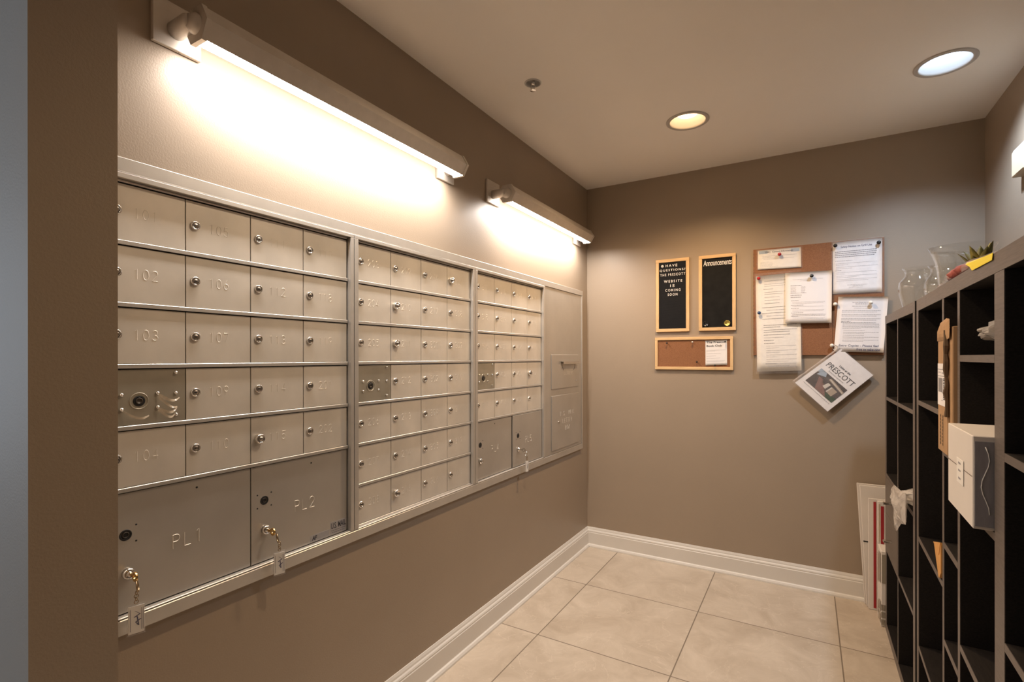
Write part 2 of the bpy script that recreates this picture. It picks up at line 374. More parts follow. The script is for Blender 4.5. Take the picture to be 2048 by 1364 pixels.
# end wall of the hall with an unseen window, added for its bluish light
mb = MB()
for a, b in (((-5.2, 0), (-4.9, H + .1)), ((-3.5, 0), (-3.022, H + .1)), ((-4.9, 0), (-3.5, 0.7)), ((-4.9, 2.2), (-3.5, H + .1))):
    mb.box((-2.6, a[0], a[1]), (-2.5, b[0], b[1]), HALL)
struct('wall_end', mb)
win = emp('added_window_1', (-2.55, -4.2, 0.7), 'unseen white framed hall window, added for its light', 'window'); win['kind'] = 'structure'
del win['label']; del win['category']
mb = MB()
for a, b in (((-4.9, .7), (-4.84, 2.2)), ((-3.56, .7), (-3.5, 2.2)), ((-4.84, .7), (-3.56, .76)), ((-4.84, 2.14), (-3.56, 2.2)), ((-4.22, .76), (-4.18, 2.14))):
    mb.box((-2.58, a[0], a[1]), (-2.5, b[0], b[1]), TRIMW)
obj('added_window_frame', mb, win)

# ceiling with real openings for the recessed fittings
LIGHTS = [(0.823, -0.716), (1.814, -0.702)]; SPR = (0.322, -1.412)
def ceiling():
    mb = MB(); seg = 32
    def hole(x0, x1, y0, y1, c, r):
        rim = []; sq = []
        for k in range(seg):
            a = 2 * pi * (k + .5) / seg; dx, dy = cos(a), sin(a); rim.append((c[0] + r * dx, c[1] + r * dy, H))
            ts = [((x1 if dx > 0 else x0) - c[0]) / dx, ((y1 if dy > 0 else y0) - c[1]) / dy]; t = min(ts)
            sq.append([c[0] + t * dx, c[1] + t * dy, H])
        for cx_, cy_ in ((x0, y0), (x0, y1), (x1, y0), (x1, y1)):
            i = min(range(seg), key=lambda i: (sq[i][0] - cx_) ** 2 + (sq[i][1] - cy_) ** 2); sq[i] = [cx_, cy_, H]
        mb.add(rim + sq, [(k, seg + k, seg + (k + 1) % seg, (k + 1) % seg) for k in range(seg)], CEIL)
    xs = [-2.5, .26, .384, .623, 1.023, 1.614, 2.014, WX]; ys = [-5.2, -4.3, -3.9, -2.15, -1.75, -1.474, -1.35, -.91, -.51, 0]
    for i in range(len(xs) - 1):
        for j in range(len(ys) - 1):
            x0, x1, y0, y1 = xs[i], xs[i + 1], ys[j], ys[j + 1]
            if (i, j) == (3, 7): hole(x0, x1, y0, y1, LIGHTS[0], .090)
            elif (i, j) == (3, 1): hole(x0, x1, y0, y1, (0.823, -4.10), .090)
            elif (i, j) == (3, 3): hole(x0, x1, y0, y1, (0.823, -1.95), .090)
            elif (i, j) == (5, 7): hole(x0, x1, y0, y1, LIGHTS[1], .090)
            elif (i, j) == (1, 5): hole(x0, x1, y0, y1, SPR, .030)
            else: mb.add([(x0, y0, H), (x0, y1, H), (x1, y1, H), (x1, y0, H)], [(0, 1, 2, 3)], CEIL)
    mb.box((-2.5, -5.2, H + .25), (WX + .1, .1, H + .3), CEIL)
    return mb
struct('ceiling', ceiling())

BP = [(0, 0), (.026, 0), (.0255, .008), (.021, .017), (.0155, .021), (.015, .024), (.015, .097), (.0125, .101), (.0135, .106), (.0115, .112), (.0075, .117), (.0065, .124), (.003, .134), (0, .134)]
mb = MB(); mb.prism(BP, -2.902, 0, lambda a, b, h: (a, h if h else -a, b), TRIMW); struct('baseboard_left', mb)
mb = MB(); n = len(BP)
mb.prism(BP, 0, WX, lambda a, b, h: ((h if h else a), -a, b), TRIMW); struct('baseboard_back', mb)
mb = MB(); mb.prism(BP, -3.0, -.03, lambda a, b, h: (WX - a, h, b), TRIMW); struct('baseboard_right', mb)

# ================================================================== CEILING FITTINGS
def downlight(c, bulb, label, watts, colr):
    t = emp('recessed_downlight', (c[0], c[1], H), label, 'light', 'recessed downlights in the ceiling')
    mb = MB(); mb.lathe((c[0], c[1], H), (0, 0, -1), [(.102, 0), (.102, .003), (.098, .0055), (.086, .0055), (.0835, .003), (.0835, -.004)], BEZEL, 48, cap=False); obj('trim_ring', mb, t)
    mb = MB(); mb.lathe((c[0], c[1], H), (0, 0, 1), [(.0865, -.001), (.084, .012), (.078, .045), (.060, .075)], BAFFLE, 48, cap=False); obj('baffle', mb, t)
    mb = MB(); mb.lathe((c[0], c[1], H), (0, 0, 1), [(.0, .024), (.028, .0255), (.046, .031), (.055, .041), (.060, .075)], bulb, 40, cap=False); obj('bulb', mb, t)
    ld = bpy.data.lights.new('downlight_beam', 'SPOT'); ld.energy = watts; ld.color = colr; ld.spot_size = radians(138); ld.spot_blend = .7; ld.shadow_soft_size = .03
    lo = bpy.data.objects.new('downlight_beam', ld); COL.objects.link(lo); lo.parent = t; lo.location = (0, 0, -.004)
downlight(LIGHTS[0], WBULB, 'round recessed ceiling downlight with a warm yellow bulb, left of the bluish one', WARM_W, (1.0, .68, .38))
downlight(LIGHTS[1], CBULB, 'round recessed ceiling downlight with a cool bluish bulb, near the right wall', COOL_W, (.66, .80, 1.0))
downlight((0.823, -1.95), WBULB, 'unseen added round recessed downlight with a warm bulb, above the middle of the room', 25.0, (1.0, .76, .52))  # unseen lamp added to brighten the mailbox fronts
downlight((0.823, -4.10), FILL_BULB, 'unseen added fill downlight, round and recessed with a warm bulb, in the hall behind the partition', HALL_FILL_W, (1.0, .74, .48))  # unseen lamp added as dim fill from behind the camera
t = emp('fire_sprinkler', (SPR[0], SPR[1], H), 'small chrome pendent fire sprinkler set in the ceiling near the left wall', 'sprinkler')
mb = MB(); mb.lathe((*SPR, H), (0, 0, -1), [(.036, 0), (.036, .002), (.0335, .0035), (.030, .003), (.029, -.012), (.026, -.018), (.010, -.018)], BAFFLE, 32, cap=False); obj('escutcheon', mb, t)
mb = MB(); mb.lathe((*SPR, H), (0, 0, -1), [(.010, -.020), (.010, .006), (.007, .008)], CHROME, 16)
for s in (-1, 1): mb.tube([(SPR[0] + s * .009, SPR[1], H - .004), (SPR[0] + s * .011, SPR[1], H - .018), (SPR[0] + s * .004, SPR[1], H - .030)], .0018, CHROME)
obj('sprinkler_body', mb, t)
mb = MB(); mb.lathe((*SPR, H), (0, 0, -1), [(.004, .026), (.013, .031), (.013, .0325), (.003, .034)], CHROME, 18, smooth=False); obj('deflector', mb, t)

# ================================================================== BAR LIGHTS
def bar_light(y0, y1, label):
    t = emp('wall_bar_light', (0, (y0 + y1) / 2, 2.13), label, 'light', 'bar lights over the mailboxes')
    cx, cz, R = .085, 2.115, .045
    hexp = [(cx + R * cos(radians(a)), cz + R * sin(radians(a))) for a in range(0, 360, 60)]
    ya, yb = y0 + .016, y1 - .016
    for yc, sg in ((y0, 1), (y1, -1)):
        mb = MB(); mb.bbox((0.0005, yc - .055, 2.072), (.012, yc + .055, 2.183), SATIN, .0015)
        mb.lathe((.006, yc + .005, 2.0722), (0, 0, -1), [(.0015, -.001), (.0015, .0004)], HOLE, 8)
        obj('wall_plate', mb, t)
        mb = MB()                            # knuckle: a stub from the plate, cut and turned along the bar
        mb.lathe((.012, yc - sg * .004, 2.118), (1, 0, 0), [(.021, 0), (.021, .060), (.017, .073)], SATIN, 28)
        mb.lathe((.085, yc - sg * .002, 2.115), (0, sg, 0), [(.014, -.014), (.024, .0), (.024, .010), (.030, .012), (.030, .018)], SATIN, 28)
        obj('swivel_knuckle', mb, t)
    mb = MB()                                # hollow hexagonal housing, open underneath
    inn = [(cx + (R - .004) * cos(radians(a)), cz + (R - .004) * sin(radians(a))) for a in range(0, 360, 60)]
    order = [5, 0, 1, 2, 3]                  # from lower outer corner over the top to the wall-side middle
    O = [hexp[i] for i in order]; I = [inn[i] for i in order]; poly = O + I[::-1]
    nn = len(O)
    for i in range(nn - 1):
        q = [O[i], O[i + 1], I[i + 1], I[i]]
        mb.prism(q, ya, yb, lambda a, b, h: (a, h, b), SATIN)
    obj('housing', mb, t)
    for ye, sg in ((ya, -1), (yb, 1)):
        mb = MB(); mb.prism([(cx + (a - cx) * 1.07, cz + (b - cz) * 1.07) for a, b in hexp], ye, ye + sg * .012, lambda a, b, h: (a, h, b), SATIN)
        obj('end_cap', mb, t)
    mb = MB()                                # diffuser closes the two lower sides
    a, b, c = inn[5], inn[4], inn[3]
    mb.add([(a[0], ya, a[1]), (b[0], ya, b[1]), (c[0], ya, c[1]), (a[0], yb, a[1]), (b[0], yb, b[1]), (c[0], yb, c[1])], [(0, 3, 4, 1)], DIFF)
    mb.add([(b[0], ya, b[1]), (c[0], ya, c[1]), (b[0], yb, b[1]), (c[0], yb, c[1])], [(0, 2, 3, 1)], DIFFS)
    obj('diffuser', mb, t)
    return t
bar_light(-2.673, -1.615, 'long brushed metal bar light over the nearest, larger mailboxes')
bar_light(-1.240, -.197, 'brushed metal bar light over the mailboxes next to the back corner')

# ================================================================== MAILBOXES
Z = [1.7185 - .140 * k for k in range(8)]
FX = .022
mb = MB()
for a, b in (((-2.872, 1.738), (-.126, 1.771)), ((-2.872, .702), (-.126, .737)), ((-2.872, .737), (-2.840, 1.738)), ((-.146, .737), (-.126, 1.738))):
    mb.bbox((0.0005, a[0], a[1]), (.020, b[0], b[1]), ALU, .0018)
obj('mailbox_surround', mb, label='silver aluminium trim frame around the whole row of wall mailboxes', cat='frame')

def lock(mb, y, z, big=False, x=.0055):
    if big:
        mb.lathe((x, y, z), (1, 0, 0), [(.0135, 0), (.0135, .010), (.0120, .014), (.0095, .014), (.0090, .0115), (.0072, .0112)], CHROME, 24, cap=False)
        mb.lathe((x, y, z), (1, 0, 0), [(.0072, .0112), (.0066, .0112), (.0062, .0142), (0, .0142)], CORE, 24)
        mb.box((x + .0140, y - .0030, z - .0010), (x + .0146, y + .0030, z + .0010), HOLE)
    else:
        mb.lathe((x, y, z), (1, 0, 0), [(.0112, 0), (.0112, .0035), (.0098, .0055), (.0078, .0050), (.0074, .0030)], CHROME, 24, cap=False)
        mb.lathe((x, y, z), (1, 0, 0), [(.0074, .0030), (.0062, .0024), (.0058, .0048), (.0052, .0054), (0, .0054)], CORE, 24)
        mb.box((x + .0050, y - .0050, z - .0014), (x + .0057, y + .0022, z + .0014), HOLE)
        mb.box((x + .0050, y + .0028, z - .0030), (x + .0059, y + .0042, z + .0030), CHROME)
def compartment(t, y0, y1, zt, zb, num, big=False):
    mb = MB(); mb.bbox((.0015, y0 + .0011, zb), (.0055, y1 - .0011, zt), ALUD, .0007); d = obj('compartment_door', mb, t)
    m2 = MB(); lock(m2, y0 + .0225, (zt + zb) / 2 + .003, big); obj('lock', m2, d)
    m3 = MB(); routed(m3, num, y0 + .083, (zt + zb) / 2 + .003, .0235, .0055, ALUD); obj('number', m3, d)
def arrow_plate(t, y0, y1, zt, zb):
    mb = MB(); mb.bbox((.0015, y0 + .0011, zb), (.0055, y1 - .0011, zt), PLATE, .0007)
    mb.ring((.0056, y0 + .068, zb + .054), (1, 0, 0), .0185, .0012, PLATE, 28)
    d = obj('lock_plate', mb, t)
    m2 = MB(); m2.lathe((.0052, y0 + .068, zb + .054), (1, 0, 0), [(.0125, 0), (.0125, .0008), (.010, .0012), (.009, .0009), (0, .0009)], HOLE, 24)
    m2.lathe((.0055, y0 + .068, zb + .054), (1, 0, 0), [(.0075, 0), (.0075, .0018), (.005, .0018), (.005, .0012), (0, .0012)], DARKMET, 20); obj('lock_cylinder', m2, d)
    W_ = y1 - y0
    for dy, dz in ((.146, .118), (.146, .068), (.146, .016), (.106, .070), (.106, .037), (.033, .070), (.033, .037)):
        m3 = MB(); m3.lathe((.0055, y0 + dy * W_ / .169, zb + dz), (1, 0, 0), [(.0042, 0), (.0042, .002), (.003, .0042), (0, .0050)], CHROME, 12); obj('bolt', m3, d)
    return d
def parcel_door(t, y0, y1, zt, zb, txt, hole_y, lock_y, holez=.919, dx=0.0, big=False, dot=None):
    x0 = .0015 + dx
    mb = MB(); mb.bbox((x0, y0 + .0013, zb), (x0 + .004 + dx * .2, y1 - .0013, zt), ALUP, .0008); d = obj('parcel_door', mb, t)
    xf = x0 + .004 + dx * .2
    m2 = MB(); m2.lathe((xf - .0002, hole_y, holez), (1, 0, 0), [(.0125, 0), (.0125, .0007), (.0105, .0009), (.010, .0005), (0, .0005)], HOLE, 24)
    m2.ring((xf + .0003, hole_y, holez), (1, 0, 0), .006, .0012, DARKMET, 16)
    for sy in (-1, 1):
        for sz in (-1, 1): m2.lathe((xf - .0001, hole_y + sy * .021, holez + sz * .0185), (1, 0, 0), [(.0022, 0), (.0022, .0004), (0, .0004)], HOLE, 8)
    obj('keyhole', m2, d)
    if dot: m2 = MB(); m2.lathe((xf - .0001, dot, .995), (1, 0, 0), [(.0028, 0), (.0028, .0005), (0, .0005)], HOLE, 10); obj('rivet_hole', m2, d)
    m3 = MB(); m3.lathe((xf, lock_y, .8335), (1, 0, 0), [(.0125, 0), (.0125, .006), (.0105, .0105), (.0080, .0105), (.0075, .0085), (.0058, .0085), (.0055, .0125), (0, .0125)], CHROME, 24); obj('lock', m3, d)
    m4 = MB(); routed(m4, txt, (y0 + y1) / 2 + .005, .874, .033, xf, ALUD, .0012, .0010); obj('number', m4, d)
    return d, xf

def bank(y0, cw, left, right, nums, arrow_row, rows, label, bigs=()):
    t = emp('mailbox_bank', (0, (left + right) / 2, Z[7]), label, 'mailboxes', None)
    y1 = y0 + 4 * cw
    mb = MB()
    mb.bbox((.0005, left, 1.7245), (FX, right, 1.7365), ALU, .001); mb.bbox((.0005, left, .7385), (FX - .002, right, .7425), ALU, .0012)
    mb.bbox((.0005, left, .7425), (FX, y0 - .0008, 1.7245), ALU, .001); mb.bbox((.0005, y1 + .0025, .7425), (FX, right, 1.7245), ALU, .001)
    mb.box((.0005, y0 - .0008, .7425), (.0012, y1 + .0025, 1.7245), BLACK)
    obj('frame', mb, t)
    mb = MB(); mb.bbox((.0012, y0, 1.7190), (.0085, y1, 1.7238), ALU, .0006); obj('header_rail', mb, t)
    for k in range(1, rows + 1):
        mb = MB(); zz = Z[k]; mb.prism([(.0012, zz), (.0095, zz), (.0095, zz + .0085), (.0085, zz + .0096), (.0012, zz + .0098)], y0, y1, lambda a, b, h: (a, h, b), ALU); obj('rail', mb, t)
    for c in range(4):
        k = 0
        for r in range(rows):
            zt, zb = Z[r] - .0028, Z[r + 1] + .0104; a = y0 + c * cw
            if c == 0 and r == arrow_row: arrow_plate(t, a, a + cw, zt, zb); continue
            compartment(t, a, a + cw, zt, zb, nums[c][k], (c, r) in bigs); k += 1
    return t
b1 = bank(-2.822, .169, -2.839, -2.1295, [['101', '102', '103', '104'], ['105', '106', '107', '109', '110'], ['111', '112', '113', '114', '115'], ['117', '118', '119', '201', '202']], 3, 5,
     'bank of silver mailboxes nearest the viewer, numbers 101 to 202 above two parcel lockers', {(2, 4)})
b2 = bank(-2.1085, .169, -2.1275, -1.4135, [['203', '204', '205', '206', '207', '208'], ['209', '210', '211', '212', '213', '214', '215'], ['216', '217', '301', '302', '304', '305', '306'], ['307', '308', '309', '310', '311', '312', '313']], 3, 7,
     'middle bank of silver mailboxes with seven full rows and no parcel lockers', {(1, 1), (1, 2), (3, 0), (1, 6)})
b3 = bank(-1.3915, .1675, -1.4115, -.7005, [['314', '315', '316', '317'], ['318', '319', '401', '402', '403'], ['404', '405', '406', '407', '408'], ['409', '410', '411', '412', '413']], 3, 5,
     'farthest bank of silver mailboxes, next to the mail drop, above parcel lockers 4 and 5', {(3, 3)})
zt = Z[5] - .0028; zb = .7450
parcel_door(b1, -2.822, -2.484, zt, zb, 'PL1', -2.781, -2.777, .921, dot=-2.627)
pd2, xf = parcel_door(b1, -2.484, -2.146, zt, zb, 'PL2', -2.4435, -2.441, .917, dot=-2.287)
parcel_door(b3, -1.3915, -1.0565, zt, zb, 'PL4', -1.350, -1.350, .908, dot=-1.222)
parcel_door(b3, -1.0545, -.7215, zt, zb, 'PL5', -.999, -.999, .906, dx=.004)
# stickers on the second parcel locker
mb = MB(); mb.box((xf, -2.216, .7465), (xf + .0003, -2.149, .788), STICK)
S = lambda s, t_, h: (xf + .0006, -2.216 + .067 * s, .7465 + .0415 * t_)
put_text(mb, 'U.S. MAIL', .06, .95, .46, .92, S, INK, bold=.02)
random.seed(3)
def words(mb, s0, s1, t_, h, fn, m, wl=.06, gap=.018):
    s = s0; h *= .72; wl *= .62; gap *= .55; m = {INK: INKM, INKG: INKL}.get(m, m)
    if t_ < .03: return
    while s < s1 - .01:
        e = min(s1, s + wl * random.uniform(.4, 1.5)); mb.add([fn(s, t_, 0), fn(e, t_, 0), fn(e, t_ + h, 0), fn(s, t_ + h, 0)], [(0, 1, 2, 3)], m); s = e + gap
words(mb, .08, .92, .30, .07, S, INK, .14, .04); words(mb, .12, .88, .14, .07, S, INK, .14, .04)
obj('mail_sticker', mb, pd2, label='silver sticker reading U.S. MAIL')
mb = MB(); mb.box((xf, -2.291, .7465), (xf + .0003, -2.218, .768), STICK)
S2 = lambda s, t_, h: (xf + .0006, -2.291 + .073 * s, .7465 + .0215 * t_)
put_text(mb, 'AF', .08, .34, .22, .85, S2, INK, bold=.05, shear=.2)
for tt in (.22, .42, .62, .80): words(mb, .42, .94, tt, .09, S2, INKG, .12, .03)
obj('maker_sticker', mb, pd2, label='narrow silver maker sticker')
# torn tape strands around the first arrow lock
random.seed(11)
for (yy, zz, dy, dz) in ((-2.7152, 1.2355, .045, -.006), (-2.7152, 1.230, .040, -.022), (-2.7152, 1.2022, .040, .004), (-2.7152, 1.199, .034, -.010), (-2.788, 1.2019, .052, -.010)):
    mb = MB(); vs = []
    for i in range(9):
        k = i / 8; c = Vector((.011 + .010 * sin(k * pi), yy + dy * k, zz + dz * k - .012 * sin(k * pi * .9)))
        wd = .0045 * (1 - .6 * k); tw = k * 2.2 + yy * 9
        vs += [tuple(c + Vector((cos(tw), 0, sin(tw))) * wd), tuple(c - Vector((cos(tw), 0, sin(tw))) * wd)]
    mb.add(vs, [(2 * i, 2 * i + 1, 2 * i + 3, 2 * i + 2) for i in range(8)], TAPE, True)
    obj('torn_tape', mb, b1, label='curled strand of clear tape')

# outgoing mail drop panel
t = emp('mail_drop_panel', (0, -.42, .7385), 'plain silver panel with letter slot door and collection box door near the back corner', 'mail drop')
mb = MB(); mb.bbox((.0005, -.699, .7385), (.0165, -.1475, 1.7365), ALUP, .001); obj('panel', mb, t)
mb = MB(); mb.bbox((.0167, -.6115, 1.130), (.0215, -.212, 1.3385), ALUP, .0012); d = obj('slot_door', mb, t)
for q in ((-.470, -.445), (-.262, -.285)): mb2 = MB(); mb2.tube([(.0217, q[0], 1.279), (.0217, q[1], 1.240)], .0011, DARKMET, 5); obj('scored_line', mb2, d)
mb2 = MB(); mb2.prism([(.0215, 1.2975), (.042, 1.2955), (.042, 1.2800), (.040, 1.2800), (.040, 1.2930), (.0215, 1.2945)], -.486, -.242, lambda a, b, h: (a, h, b), CHROME); obj('pull_handle', mb2, d)
mb2 = MB(); routed(mb2, 'LETTERS', -.365, 1.222, .021, .0215, ALUD, .0012, .0009, .98); obj('engraving', mb2, d)
mb2 = MB(); mb2.lathe((.0215, -.244, 1.170), (1, 0, 0), [(.0055, 0), (.0055, .002), (.004, .003), (0, .0032)], CHROME, 14); obj('rivet', mb2, d)
mb = MB(); mb.bbox((.0167, -.610, .760), (.0225, -.202, 1.0885), ALUP, .0012); d = obj('collection_door', mb, t)
for s_, z_ in (('U.S. MAIL', .972), ('LETTER', .925), ('BOX', .880)):
    mb2 = MB(); routed(mb2, s_, -.388, z_, .026, .0225, ALUD, .0012, .001, .98); obj('engraving', mb2, d)
mb2 = MB(); mb2.lathe((.0225, -.5155, .923), (1, 0, 0), [(.0085, 0), (.0085, .003), (.006, .005), (0, .005)], CHROME, 18); obj('lock', mb2, d)

# keys left in the parcel lockers
def key_ring(y, z, yt, x, label, ring_col, small=False):
    t = emp('key_ring', (x, yt, z - .12), label, 'keys', 'keys hanging in parcel locker locks')
    mb = MB()                                # key: blade in the lock, round bow outside
    mb.box((x, y - .0012, z - .0035), (x + .014, y + .0012, z + .0035), ring_col)
    mb.lathe((x + .022, y - .0015, z - .001), (0, 1, 0), [(.004, 0), (.0105, .0), (.0105, .003), (.004, .003), (.004, 0)], ring_col, 20, smooth=False, cap=False); obj('key', mb, t)
    zr = z - .021
    mb = MB(); mb.ring((x + .026, (y + yt) / 2 + .002, zr), (.45, .9, .1), .0135, .0013, BRONZE if not small else CHROME); mb.ring((x + .0265, (y + yt) / 2 + .003, zr - .0005), (.45, .9, .15), .0130, .0011, BRONZE if not small else CHROME); obj('split_ring', mb, t)
    mb = MB()
    for i in range(4): mb.ring((x + .026, yt, zr - .0155 - i * .0065), (1, 0, 0) if i % 2 else (0, 1, 0), .0042, .0009, BRONZE, 12)
    obj('chain', mb, t)
    zt_ = zr - .0395; w_, h_ = (.0165, .068) if not small else (.011, .062)
    T = lambda a, b, h: (x + .0255 + h + a * .25, yt + a * .97, zt_ + b)
    mb = MB()
    mb.box((-w_, -h_, -.0022), (w_, 0, .0022), TAPEG if False else SLEEVE, T=lambda a, b, h: T(a, b, h)); tg = obj('tag_case', mb, t)
    mb = MB(); mb.box((-w_ + .002, -h_ + .003, -.0008), (w_ - .002, -.004, .0008), PAPERW, T=T); cd = obj('tag_card', mb, t)
    mb = MB(); F = lambda s, q, h: T(-w_ + .003 + s * (2 * w_ - .006), -h_ + .006 + q * (h_ - .012), .0011)
    random.seed(int(abs(y) * 100))
    for s in (.06, .82, .93): mb.add([F(s, .05, 0), F(s + .05, .05, 0), F(s + .05, .93, 0), F(s, .93, 0)], [(0, 1, 2, 3)], INKG)
    px = [(.35, .85), (.7, .7), (.3, .6), (.75, .5), (.4, .4), (.6, .25), (.5, .62)]
    for i in range(len(px) - 1):
        (a, b), (c, d_) = px[i], px[i + 1]; mb.add([F(a, b, 0), F(a + .09, b - .02, 0), F(c + .09, d_ - .02, 0), F(c, d_, 0)], [(0, 1, 2, 3)], INKB)
    obj('handwriting', mb, cd)
key_ring(-2.777, .8335, -2.776, .018, 'brass key ring with a plastic name tag, hanging from parcel locker 1', BRASS)
key_ring(-2.441, .8335, -2.423, .018, 'bronze key ring with a plastic name tag, hanging from parcel locker 2', BRASS)
key_ring(-.999, .8335, -.972, .024, 'small key with a narrow tag, hanging from parcel locker 5 in the far bank', CHROME, True)

# ================================================================== NOTICE BOARDS
def frame_board(t, x0, x1, z0, z1, fw, m_in, m_v=OAK, m_h=OAKH, d=.016):
    mb = MB()
    mb.bbox((x0, -d, z0 + fw), (x0 + fw, -.0005, z1 - fw), m_v, .0012); mb.bbox((x1 - fw, -d, z0 + fw), (x1, -.0005, z1 - fw), m_v, .0012)
    mb.bbox((x0, -d, z1 - fw), (x1, -.0005, z1), m_h, .0012); mb.bbox((x0, -d, z0), (x1, -.0005, z0 + fw), m_h, .0012)
    obj('frame', mb, t)
    mb = MB(); mb.box((x0 + fw, -.008, z0 + fw), (x1 - fw, -.0005, z1 - fw), m_in); return mb
# letter board
t = emp('letter_board', (.588, 0, 1.485), 'black felt letter board in a light oak frame with white letters about the website', 'sign')
x0, x1, z0, z1 = .484, .694, 1.485, 1.954
mb = frame_board(t, x0, x1, z0, z1, .020, FELT)
n = 58
for i in range(n):
    za = z0 + .021 + (z1 - z0 - .042) * i / n; mb.box((x0 + .020, -.0098, za), (x1 - .020, -.008, za + .0048), FELT)
obj('grooved_felt', mb, t)
mb = MB(); LB = lambda s, q, h: (x0 + .02 + (x1 - x0 - .04) * s, -.0112, z0 + .02 + (z1 - z0 - .04) * q)
for txt, a, b, c in (('HAVE', .25, .68, .948), ('QUESTIONS?', .03, .97, .878), ('THE PRESCOTT', .05, .97, .812), ('WEBSITE', .19, .86, .712), ('IS', .42, .58, .645), ('COMING', .24, .80, .578), ('SOON', .33, .69, .512)):
    put_text(mb, txt, a, b, c - .0190, c + .0190, LB, WHITEP, space=1.45, bold=.012)
obj('lettering', mb, t, label='white plastic letters')
mb = MB(); mb.lathe(LB(.13, .946, 0), (0, -1, 0), [(.0085, -.002), (.0085, .0004), (0, .0004)], WHITEP, 20)
c = LB(.13, .946, 0)
for dx in (-.003, .003): mb.lathe((c[0] + dx, c[1], c[2] + .0025), (0, -1, 0), [(.0012, 0), (.0012, .0009), (0, .0009)], INK, 8)
mb.tube([(c[0] + .0045 * cos(radians(a)), c[1] - .0007, c[2] - .0005 + .0045 * sin(radians(a))) for a in range(200, 345, 20)], .0007, INK, 5)
obj('smiley_face', mb, t)
# chalk board
t = emp('chalkboard', (.857, 0, 1.486), 'black chalkboard in a light oak frame with Announcements written at the top', 'sign')
x0c, x1c, z0c, z1c = .751, .9645, 1.4855, 1.953
mb = frame_board(t, x0c, x1c, z0c, z1c, .020, CHALK); obj('chalk_surface', mb, t)
mb = MB(); CB = lambda s, q, h: (x0c + .02 + (x1c - x0c - .04) * s, -.0086, z0c + .02 + (z1c - z0c - .04) * q)
put_text(mb, 'Announcements', .04, .98, .895, .978, CB, WHITEP, shear=.12, space=.92, bold=.004)
obj('chalk_writing', mb, t, label='white handwritten word')
for x, m, lab in ((.792, BLK, 'round black magnet at the bottom left of the chalkboard'), (.9155, GOLD, 'round gold magnet at the bottom right of the chalkboard')):
    mb = MB(); mb.lathe((x, -.008, 1.529), (0, -1, 0), [(.0165, 0), (.0175, .002), (.0175, .006), (.0155, .008), (.0148, .0068), (0, .0066)], m, 28); obj('magnet', mb, label=lab, cat='magnet')
# small cork board
t = emp('framed_cork_board', (.715, 0, 1.243), 'small wide cork board in a light oak frame under the two black boards', 'cork board')
x0d, x1d, z0d, z1d = .4785, .950, 1.2425, 1.449
mb = frame_board(t, x0d, x1d, z0d, z1d, .018, CORK); obj('cork', mb, t)

def sheet(name, label, cat, tl, tr, br, bl, y, fn_c=None, m=PAPER, bend=.004, seed=0., group=None, th=.0005, sleeve=False, phase=0.0):
    """paper hung on a wall plane; corners in (x,z). s: left-right, q: bottom-top"""
    def P(s, q, h=0.):
        x = (bl[0] * (1 - s) + br[0] * s) * (1 - q) + (tl[0] * (1 - s) + tr[0] * s) * q
        z = (bl[1] * (1 - s) + br[1] * s) * (1 - q) + (tl[1] * (1 - s) + tr[1] * s) * q
        c = bend * ((1 - q) ** 2 * 1.5 + .35 * sin(s * 3.1 + phase) ** 2)
        return (x, y - c - h, z)
    mb = MB(); nx, nz = 8, 10; vs = []
    for hh in (th, 0.):
        for j in range(nz + 1):
            for i in range(nx + 1): vs.append(P(i / nx, j / nz, hh))
    fs = []; k = (nx + 1) * (nz + 1)
    for j in range(nz):
        for i in range(nx):
            a = j * (nx + 1) + i; fs += [(a, a + 1, a + nx + 2, a + nx + 1), (k + a, k + a + nx + 1, k + a + nx + 2, k + a + 1)]
    for j in range(nz):
        for i in (0, nx): a = j * (nx + 1) + i; fs.append((a, a + nx + 1, k + a + nx + 1, k + a))
    for i in range(nx):
        for j in (0, nz): a = j * (nx + 1) + i; fs.append((a, k + a, k + a + 1, a + 1))
    mb.add(vs, fs, m, True)
    o = obj(name, mb, None, label, cat, group)
    if fn_c:
        mb = MB(); fn_c(mb, lambda s, q, h=0.: P(s, q, th + .0006 + h)); obj('print', mb, o)
    if sleeve:
        mb = MB(); vs = [P(-.03 + 1.06 * i / nx, -.025 + 1.05 * j / nz, th + .0022) for j in range(nz + 1) for i in range(nx + 1)]
        mb.add(vs, [(j * (nx + 1) + i, j * (nx + 1) + i + 1, (j + 1) * (nx + 1) + i + 1, (j + 1) * (nx + 1) + i) for j in range(nz) for i in range(nx)], SLEEVE, True)
        obj('plastic_sleeve', mb, o)
    return o
def para(mb, F, s0, s1, q_top, n, lh, h, m, wl=.05, last=.6, gap=.014):
    for i in range(n):
        words(mb, s0, s1 if i < n - 1 else s0 + (s1 - s0) * last, q_top - i * lh, h, F, m, wl, gap)
    return q_top - n * lh
# book club note
def c_club(mb, F):
    put_text(mb, 'The Prescott', .06, .97, .885, .965, F, INK, bold=.02); put_text(mb, 'Book Club', .06, .76, .745, .825, F, INK, bold=.02)
    for q, e in ((.60, .93), (.565, .45), (.46, .72), (.37, .50), (.28, .68), (.175, .93), (.14, .84)): words(mb, .05, e, q, .012, F, INKG, .08, .02)
sheet('notice', 'small white book club notice pinned on the framed cork board', 'notice', (.789, 1.424), (.914, 1.427), (.915, 1.275), (.790, 1.270), -.0095, c_club, bend=.0015)

